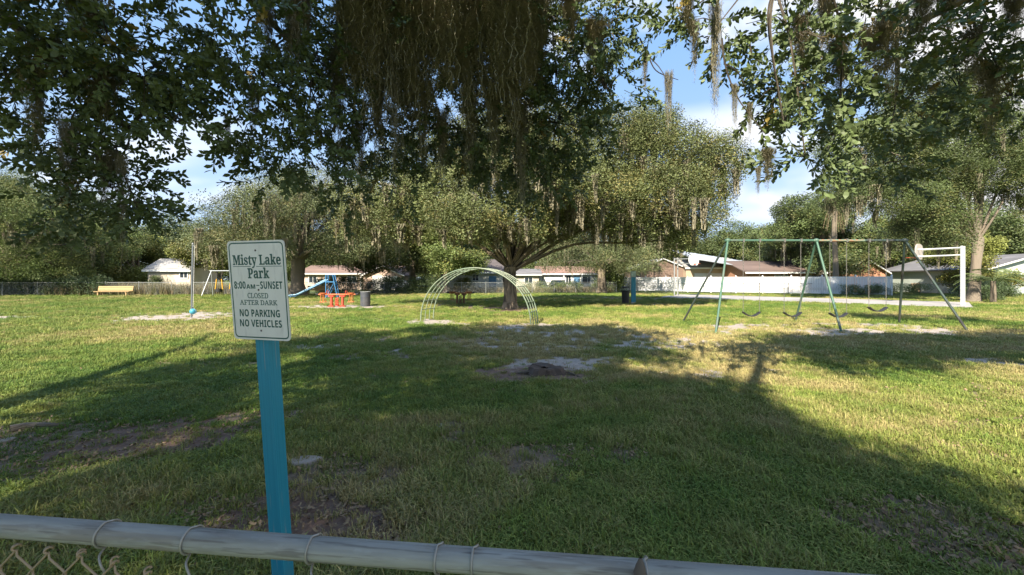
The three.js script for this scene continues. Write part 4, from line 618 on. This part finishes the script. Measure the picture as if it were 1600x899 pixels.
{ // waste station
  const t = thing('waste_station', 'teal posts holding a trash bin and a grey box', 'waste station', [7.9, 0, -25.2]), teal = mat(0.03, 0.24, 0.34, 0.55);
  for (const [x, z] of [[0, 0], [0.2, -0.16]]) part(t, 'post', box(0.13, 1.75, 0.13, x, 0.87, z), teal);
  for (const [x, z] of [[0, 0], [0.2, -0.16]]) part(t, 'post_foot', box(0.15, 0.12, 0.15, x, 0.06, z), mat(0.45, 0.43, 0.4, 0.9));
  part(t, 'dispenser_box', [box(0.3, 0.36, 0.14, 0.06, 1.94, 0.0), box(0.34, 0.03, 0.18, 0.06, 2.13, 0)], mat(0.3, 0.4, 0.36, 0.5));
  const b = thing('trash_bin', 'black wire trash bin beside the teal posts', 'trash bin', [7.42, 0, -25.1]), bm = mat(0.025, 0.025, 0.025, 0.7);
  part(b, 'bin', new THREE.CylinderGeometry(0.25, 0.22, 0.82, 16, 1, true).translate(0, 0.45, 0), mat(0.025, 0.025, 0.025, 0.7, 0, { side: THREE.DoubleSide })); part(b, 'base', new THREE.CylinderGeometry(0.23, 0.24, 0.06, 16).translate(0, 0.03, 0), mat(0.4, 0.38, 0.36, 0.9)); part(b, 'rim', new THREE.TorusGeometry(0.25, 0.02, 6, 20).rotateX(Math.PI / 2).translate(0, 0.86, 0), bm);
  part(b, 'lid', new THREE.SphereGeometry(0.27, 16, 6, 0, Math.PI * 2, 0, Math.PI / 2).scale(1, 0.4, 1).translate(0, 1.05, 0), bm); for (const s of [-1, 1]) part(b, 'lid_support', rod(V(s * 0.23, 0.86, 0), V(s * 0.24, 1.06, 0), 0.015, 5), bm);
}
function hoop(label, p, turn, m, boardM) {   // two poles, arms reach along +x, fan-shaped board faces +x
  const t = thing('basketball_hoop', label, 'basketball hoop', [p.x, 0, p.z], turn, 'basketball hoops');
  for (const z of [-0.25, 0.25]) { part(t, 'pole', rod(V(0, -0.1, z), V(0, 3.65, z), 0.06, 10), m); for (const y of [3.1, 3.55]) part(t, 'arm', rod(V(0, y, z), V(1.85, y, z * 1.6), 0.035, 7), m); }
  for (const y of [3.1, 3.55]) part(t, 'cross_bar', rod(V(0, y, -0.25), V(0, y, 0.25), 0.035, 7), m);
  const s = new THREE.Shape(); s.moveTo(-0.32, -0.42); s.lineTo(0.32, -0.42); s.quadraticCurveTo(0.52, -0.36, 0.6, -0.1); s.quadraticCurveTo(0.66, 0.42, 0.3, 0.52); s.quadraticCurveTo(0, 0.58, -0.3, 0.52); s.quadraticCurveTo(-0.66, 0.42, -0.6, -0.1); s.quadraticCurveTo(-0.52, -0.36, -0.32, -0.42);
  const b = part(t, 'backboard', new THREE.ExtrudeGeometry(s, { depth: 0.05, bevelEnabled: true, bevelSize: 0.015, bevelThickness: 0.01, bevelSegments: 2, curveSegments: 10 }).scale(1.18, 1.02, 1).rotateY(Math.PI / 2).translate(1.86, 3.35, 0), boardM);
  part(b, 'target_square', [[0.02, 0.36, -0.26, 3.26], [0.02, 0.36, 0.26, 3.26], [0.02, 0.04, 0, 3.44]].map(([, h, z, y]) => h > 0.1 ? box(0.006, h, 0.04, 1.926, y, z) : box(0.006, 0.04, 0.56, 1.926, y, 0)), mat(0.45, 0.25, 0.2, 0.6));
  const r = part(t, 'rim', [new THREE.TorusGeometry(0.23, 0.014, 6, 24).rotateX(Math.PI / 2).translate(2.27, 3.05, 0), box(0.14, 0.1, 0.2, 1.98, 3.03, 0)], mat(0.62, 0.13, 0.06, 0.5));
  return r;
}
{ const a = V(15.9, 0, -37.2), b = V(27.6, 0, -23.5), D = b.clone().sub(a), al = Math.atan2(-D.z, D.x); hoop('white fan shaped basketball hoop in front of the tan garage', a, -1.04, M.fenceGrey, M.white); hoop('basketball hoop on tall pale double poles beside the leaning oak', b, -1.04 + Math.PI, mat(0.62, 0.64, 0.63, 0.5), mat(0.4, 0.36, 0.32, 0.8)); }
{ // parked car and far vehicles
  function car(label, x, z, turn, col, name = 'parked_car') {
    const t = thing(name, label, 'car', [x, 0, z], turn), m = mat(...col, 0.3, 0.1), prof = [[-2.2, 0.35], [-2.2, 0.8], [-1.9, 0.95], [-1.2, 1.0], [-0.6, 1.45], [0.9, 1.47], [1.7, 1.0], [2.15, 0.9], [2.25, 0.4]];
    part(t, 'body', new THREE.ExtrudeGeometry(new THREE.Shape(prof.map(p => new THREE.Vector2(...p))), { depth: 1.6, bevelEnabled: true, bevelSize: 0.05, bevelThickness: 0.06, bevelSegments: 2 }).translate(0, 0, -0.8), m);
    part(t, 'side_window', new THREE.ExtrudeGeometry(new THREE.Shape([[-1.0, 1.03], [-0.55, 1.38], [0.85, 1.4], [1.4, 1.03]].map(p => new THREE.Vector2(...p))), { depth: 0.02, bevelEnabled: false }).translate(0, 0, 0.862), M.glass);
    for (const x2 of [-1.35, 1.4]) for (const z2 of [-0.82, 0.82]) { const w = part(t, 'wheel', new THREE.CylinderGeometry(0.33, 0.33, 0.22, 18).rotateX(Math.PI / 2).translate(x2, 0.33, z2), M.black); part(w, 'rim', new THREE.CylinderGeometry(0.19, 0.19, 0.24, 12).rotateX(Math.PI / 2).translate(x2, 0.33, z2), M.fenceGrey); }
    part(t, 'headlight', box(0.06, 0.14, 0.3, -2.26, 0.75, 0.55), M.white); part(t, 'headlight', box(0.06, 0.14, 0.3, -2.26, 0.75, -0.55), M.white);
  }
  car('pale blue white car parked beside the pinkish garage wing', -16.6, -55.5, 0.1, [0.55, 0.6, 0.72]);
  car('dark car parked in front of the house with blue doors', 7.2, -60.5, 1.2, [0.06, 0.07, 0.08]);
}
// ================================================================= FOREGROUND: stump, stones, sign, fence
{
  const g0 = ground(850, 583), R = rng(201), pts = []; const t = thing('tree_stump', 'low weathered tree stump in a ring of brown mulch', 'stump', [g0.x, 0, g0.z]);
  const prof = []; const N = 26, pos = []; const ring = (r, y, k) => { const a = []; for (let i = 0; i < N; i++) { const th = i / N * 6.283, q = r * (1 + 0.22 * Math.sin(th * 3 + 1) + 0.16 * (vnoise(i * 0.9, k) - 0.5) + 0.1 * Math.sin(th * 7)); a.push([Math.cos(th) * q * 1.25, y * (0.72 + 0.45 * vnoise(i * 0.8 + 5, 9)), Math.sin(th) * q]); } return a; };
  const rs = [ring(0.27, -0.05, 1), ring(0.225, 0.05, 2), ring(0.205, 0.105, 3), ring(0.19, 0.13, 4), ring(0.11, 0.11, 5), ring(0.04, 0.1, 6)];
  for (let k = 0; k < rs.length - 1; k++) for (let i = 0; i < N; i++) { const a = rs[k][i], b = rs[k][(i + 1) % N], c = rs[k + 1][i], d = rs[k + 1][(i + 1) % N]; pos.push(...a, ...c, ...b, ...b, ...c, ...d); }
  part(t, 'stump_wood', fromTris(pos), new THREE.MeshStandardMaterial({ map: blotch([0.1, 0.075, 0.06], [0.2, 0.165, 0.135], 6), color: rgb(1, 1, 1), roughness: 1 }));
  for (const [a, l] of [[0.2, 0.5], [2.9, 0.45], [4.4, 0.4], [5.4, 0.42]]) part(t, 'root', limb([V(Math.cos(a) * 0.2, 0.03, Math.sin(a) * 0.2), V(Math.cos(a) * l * 0.8, 0.02, Math.sin(a) * l * 0.8), V(Math.cos(a + 0.2) * l * 1.3, -0.02, Math.sin(a + 0.2) * l * 1.3)], [0.045, 0.035, 0.015], 6, 6, 0.2), M.bark);
}
{
  const R = rng(210), stone = (name, label, g, w, h, d, col, turn) => {
    const s = new THREE.Shape(); const n = 9; for (let i = 0; i < n; i++) { const a = i / n * 6.283, r = 0.8 + 0.4 * R(); i ? s.lineTo(Math.cos(a) * r * w, Math.sin(a) * r * d) : s.moveTo(r * w, 0); }
    const m = part(scene, numbered(name), new THREE.ExtrudeGeometry(s, { depth: h, bevelEnabled: true, bevelSize: 0.012, bevelThickness: 0.012, bevelSegments: 2 }).rotateX(-Math.PI / 2), wallTex(col, 0.75)); m.position.copy(g); m.position.y = -0.012; m.rotation.y = turn; tag(m, label, 'stone');
  };
  stone('flat_stone', 'flat pale stone lying in the grass beside the blue post', ground(474, 722), 0.12, 0.025, 0.085, [0.42, 0.37, 0.33], 0.3);
  stone('flat_stone', 'small grey stone on the bare soil beside the old root', ground(6, 692), 0.06, 0.03, 0.05, [0.3, 0.25, 0.2], 1);
  stone('flat_stone', 'small pale stone in the shaded grass between the sign and the stump', ground(688, 667), 0.05, 0.02, 0.035, [0.4, 0.36, 0.3], 2);
  const r = part(scene, 'fallen_branch', limb([[15, 676], [40, 671], [70, 669], [100, 667]].map(([u, v]) => ground(u, v).add(V(0, 0.02, 0))), [0.05, 0.045, 0.035, 0.012], 7, 14, 0.3, 4), M.paleBark); tag(r, 'weathered grey branch lying on bare soil', 'branch');
  // fallen leaves and twigs: uncountable litter
  const sh = new THREE.PlaneGeometry(0.05, 0.02, 2, 1).rotateX(-Math.PI / 2); const p = sh.attributes.position; for (let i = 0; i < p.count; i++) p.setY(i, Math.abs(p.getX(i)) * 0.35); sh.computeVertexNormals();
  const N = 5200, im = new THREE.InstancedMesh(sh, new THREE.MeshStandardMaterial({ color: 0xffffff, roughness: 0.9, side: THREE.DoubleSide }), N); im.name = 'fallen_leaves'; im.userData.kind = 'stuff';
  for (let i = 0; i < N; i++) { let x, d, k = 0; do { d = 1.8 * Math.pow(6, R()); x = (R() * 2 - 1) * 1.4 * d; const w = wear(x, d); k++; if (Math.max(w[1], w[2]) > 0.35 || R() < 0.06) break; } while (k < 25); const s = 0.4 + 0.55 * R(); im.setMatrixAt(i, new THREE.Matrix4().compose(V(x, lump(x, -d) + 0.012 + 0.02 * R(), -d), new THREE.Quaternion().setFromEuler(new THREE.Euler((R() - 0.5) * 0.9, R() * 6.28, (R() - 0.5) * 0.9)), V(s, s, s))); const c = R(); im.setColorAt(i, rgb(mix(0.12, 0.34, c), mix(0.075, 0.24, c), mix(0.045, 0.14, c))); }
  im.castShadow = im.receiveShadow = true; scene.add(im); tag(im, 'dry brown oak leaves littering the bare soil', 'leaves');
}
{ // park sign
  const c = document.createElement('canvas'); c.width = 620; c.height = 904; const x = c.getContext('2d'), green = '#0d4b45';
  x.fillStyle = '#e9e4de'; x.fillRect(0, 0, 620, 904);
  const im = x.getImageData(0, 0, 620, 904); for (let j = 0; j < 904; j++) for (let i = 0; i < 620; i++) { const k = (j * 620 + i) * 4, f = 1 + 0.05 * (fbm(i * 0.012, j * 0.006, 4) - 0.5) + 0.02 * (hash2(i, j) - 0.5) - 0.05 * smooth(0.62, 0.8, fbm(i * 0.03 + 50, j * 0.008, 4)); for (let q = 0; q < 3; q++) im.data[k + q] *= f; } x.putImageData(im, 0, 0);
  const rr = (a, b, w, h, r) => { x.beginPath(); x.moveTo(a + r, b); x.lineTo(a + w - r, b); x.quadraticCurveTo(a + w, b, a + w, b + r); x.lineTo(a + w, b + h - r); x.quadraticCurveTo(a + w, b + h, a + w - r, b + h); x.lineTo(a + r, b + h); x.quadraticCurveTo(a, b + h, a, b + h - r); x.lineTo(a, b + r); x.quadraticCurveTo(a, b, a + r, b); x.stroke(); };
  x.strokeStyle = green; x.lineWidth = 11; rr(21, 21, 578, 862, 42);
  x.fillStyle = green; x.textBaseline = 'alphabetic'; x.textAlign = 'left';
  const put = (s, font, left, right, base, squeezeY = 1) => { x.font = font; const w = x.measureText(s).width; x.save(); x.translate(left, base); x.scale((right - left) / w, squeezeY); x.fillText(s, 0, 0); x.strokeStyle = green; x.lineWidth = font.includes('serif') && !font.includes('sans') ? (font.includes('bold') ? 4 : 2.2) : 1.5; x.strokeText(s, 0, 0); x.restore(); };
  put('Misty Lake', 'bold 120px serif', 50, 574, 216); put('Park', 'bold 124px serif', 206, 438, 338);
  x.fillRect(50, 229, 196, 5); x.fillRect(304, 229, 272, 5);
  put('8:00', 'bold 92px sans-serif', 44, 176, 434); put('AM', 'bold 54px sans-serif', 181, 284, 434); x.fillRect(291, 400, 34, 8); put('SUNSET', 'bold 92px sans-serif', 332, 570, 434);
  put('CLOSED', '63px serif', 184, 414, 520); put('AFTER DARK', '60px serif', 96, 502, 582);
  put('NO PARKING', 'bold 90px sans-serif', 78, 528, 690); put('NO VEHICLES', 'bold 90px sans-serif', 72, 538, 784);
  const tx = new THREE.CanvasTexture(c); tx.colorSpace = THREE.SRGBColorSpace; tx.anisotropy = 8;
  const W = 0.318, H = 0.452, LEAN = 0.085, YAW = -0.245;
  // post leans towards the viewer
  const foot = V(-1.14, -0.15, -1.925), s = thing('park_sign', 'park rules sign with green lettering on a leaning blue wooden post', 'sign', [foot.x, 0, foot.z]);
  const post = part(s, 'post', (() => { const g = new THREE.BoxGeometry(0.066, 1.86, 0.066, 3, 24, 3), p = g.attributes.position; for (let i = 0; i < p.count; i++) { const n = 0.003 * (vnoise(p.getY(i) * 9, p.getX(i) * 60 + 4) - 0.5); p.setX(i, p.getX(i) + n); p.setZ(i, p.getZ(i) + n); } g.computeVertexNormals(); return g.translate(0, 0.78, 0); })(), new THREE.MeshStandardMaterial({ map: texture(256, (u, v, i, j) => { const g = tfbm(u * 1, v * 0.12, 32, 3), chip = smooth(0.72, 0.78, tfbm(u, v * 0.5, 8, 4)), dirt = smooth(0.2, 0.0, v) * smooth(0.35, 0.6, tfbm(u, v, 6, 4)); let c2 = [0.012 + 0.02 * g, 0.2 + 0.1 * g, 0.31 + 0.12 * g]; c2 = c2.map((q, k) => mix(q, [0.3, 0.34, 0.34][k], chip * 0.7)); return c2.map((q, k) => mix(q, [0.2, 0.14, 0.09][k], dirt)); }, 1, 1), roughness: 0.42 }));
  post.rotation.set(LEAN, YAW * 0.6, 0, 'YXZ');
  // panel frame
  const pc = at(403.5, 454.5, 1.735).sub(V(foot.x, 0, foot.z)), q = new THREE.Group(); 
  const sh = new THREE.Shape(); const r = 0.022, a = W / 2, b = H / 2; sh.moveTo(-a + r, -b); sh.lineTo(a - r, -b); sh.quadraticCurveTo(a, -b, a, -b + r); sh.lineTo(a, b - r); sh.quadraticCurveTo(a, b, a - r, b); sh.lineTo(-a + r, b); sh.quadraticCurveTo(-a, b, -a, b - r); sh.lineTo(-a, -b + r); sh.quadraticCurveTo(-a, -b, -a + r, -b);
  const plate = part(s, 'sign_plate', new THREE.ExtrudeGeometry(sh, { depth: 0.0022, bevelEnabled: false, curveSegments: 8 }).translate(0, 0, -0.0032), mat(0.6, 0.6, 0.58, 0.45, 0.2)); plate.position.copy(pc); plate.rotation.set(LEAN, YAW, 0.0, 'YXZ');
  const fg = new THREE.ShapeGeometry(sh, 8), uv = fg.attributes.uv, fp = fg.attributes.position; for (let i = 0; i < uv.count; i++) uv.setXY(i, fp.getX(i) / W + 0.5, fp.getY(i) / H + 0.5);
  part(plate, 'lettered_face', fg, new THREE.MeshStandardMaterial({ map: tx, roughness: 0.38 }));
  for (const y of [0.182, 0.004, -0.183]) part(plate, 'bolt', new THREE.SphereGeometry(0.0045, 10, 6).scale(1, 1, 0.5).translate(y < 0.1 && y > 0 ? 0.002 : 0, y + 0.0, 0.001), mat(0.12, 0.09, 0.08, 0.5, 0.6));
}
{ // the chain link fence in front of the viewer
  const A = V(-2.4, 1.1, -(0.676 + 0.24)), B = V(1.6, 1.1, -(0.676 - 0.16)), D = B.clone().sub(A), len = D.length(), yaw = Math.atan2(-D.z, D.x), f = thing('chain_link_fence', 'galvanised pipe rail of the near chain link fence with rusty mesh', 'fence', [A.x, 0, A.z], yaw);
  const rail = part(f, 'top_rail', new THREE.CylinderGeometry(0.0205, 0.0205, len, 28, 60).rotateZ(Math.PI / 2).translate(len / 2, 1.1, 0), new THREE.MeshStandardMaterial({ map: texture(128, (u, v) => { const n = tfbm(u, v, 8, 4), w = tfbm(u, v, 24, 3), d = smooth(0.52, 0.66, tfbm(u, v, 10, 5)), s = smooth(0.6, 0.72, tfbm(u * 2, v, 16, 3)), sp = smooth(0.7, 0.76, tfbm(u, v * 2, 32, 2)); return [0.33, 0.325, 0.295].map((c, k) => mix(mix(mix(c * (0.72 + 0.55 * n), [0.22, 0.19, 0.16][k], d * 0.6), [0.13, 0.115, 0.1][k], s * 0.55), [0.5, 0.5, 0.47][k], sp * 0.12) * (0.85 + 0.3 * w)); }, 1, 3, true, 1024), bumpMap: grainBump, bumpScale: 0.0006, roughness: 0.75, metalness: 0.05 }));
  for (const px of [0.42, 3.6]) { const p = part(f, 'line_post', rod(V(px, -0.2, 0.045), V(px, 1.13, 0.045), 0.024, 14), M.galv); part(p, 'post_cap', new THREE.SphereGeometry(0.029, 12, 8).translate(px, 1.13, 0.045), M.galv); }
  // zigzag wires, woven; the mesh hangs slack to the right of the first tie
  const rusty = new THREE.MeshStandardMaterial({ map: blotch([0.42, 0.29, 0.17], [0.36, 0.31, 0.25], 6, 1, 8), roughness: 0.7, metalness: 0.25 }), pitch = 0.036, cell = 0.036;
  const wires = [0, 1].map(k => { const pts = [], n = 29; for (let i = 0; i <= n; i++) { const s = (i + k) % 2 ? 1 : -1; pts.push(V(s * pitch / 2, -i * cell, 0.0)); pts.push(V(s * pitch / 2, -i * cell - 0.004, 0.004)); } const c = new THREE.CurvePath(); for (let i = 0; i < pts.length - 1; i++) c.add(new THREE.LineCurve3(pts[i], pts[i + 1])); return new THREE.TubeGeometry(c, (pts.length - 1) * 2, 0.0021, 5, false); });
  const n = Math.floor(len / pitch);
  for (let i = 0; i < n; i++) {
    const x = (i + 0.5) * pitch, X = A.x + x, slack = smooth(-0.85, -0.55, X) * (0.035 + 0.02 * vnoise(X * 9, 3)), w = part(f, 'mesh_wire', wires[i % 2], rusty); w.position.set(x, 1.072 - slack, 0.022 + 0.012 * smooth(-0.85, -0.55, X) * vnoise(X * 5, 8)); w.rotation.y = 0.12 * (vnoise(X * 3, 1) - 0.5);
    const k = part(f, 'knuckle', new THREE.TorusGeometry(0.0055, 0.0021, 5, 8, 4.4).rotateY(1.2).rotateZ(0.4 * (i % 2 ? 1 : -1)), rusty); k.position.set(x + (i % 2 ? 1 : -1) * pitch / 2, 1.076 - slack, w.position.z);
  }
  // wire ties round the rail
  const tm = mat(0.36, 0.34, 0.31, 0.5, 0.4);
  for (const u of [165, 297, 487, 682, 738, 1005]) {
    const X = (u - 800) / F; const x = ((X * 0.676 / (1 + 0.1 * X)) - A.x) / Math.cos(yaw), pts = [], sl = 0.12; for (let i = 0; i <= 20; i++) { const a = -2.4 + i / 20 * 5.4; pts.push(V(x + 0.004 * i / 20 + (a > 0 ? 0 : 0.006), 1.1 + 0.0232 * Math.cos(a), 0.0232 * Math.sin(a))); }
    const e = pts[pts.length - 1]; pts.push(V(x + 0.012, 1.07, 0.02), V(x + 0.024, 1.055, 0.026), V(x + 0.026, 1.04, 0.022), V(x + 0.016, 1.028, 0.024), V(x + 0.012, 1.036, 0.03)); part(f, 'wire_tie', tube(pts, 0.0021, 5, 90), tm);
  }
  // pointed stake standing at the rail
  const u = 990, X = (u - 800) / F, wx = X * 0.676 / (1 + 0.1 * X) , wz = -(0.676 - 0.1 * wx); const st = thing('metal_stake', 'rusty pointed stake standing against the galvanised fence rail', 'stake', [wx, 0, wz + 0.032]);
  part(st, 'shaft', limb([V(0, -0.1, 0), V(0, 0.6, 0), V(0, 1.124, 0)], [0.0095, 0.0095, 0.0095], 9, 20, 0.06), mat(0.12, 0.095, 0.08, 0.85)); part(st, 'point', limb([V(0, 1.122, 0), V(0.001, 1.134, 0), V(0.001, 1.148, 0)], [0.0105, 0.008, 0.0022], 9, 8, 0.08), mat(0.11, 0.088, 0.075, 0.85));
}
renderer.render(scene, camera);
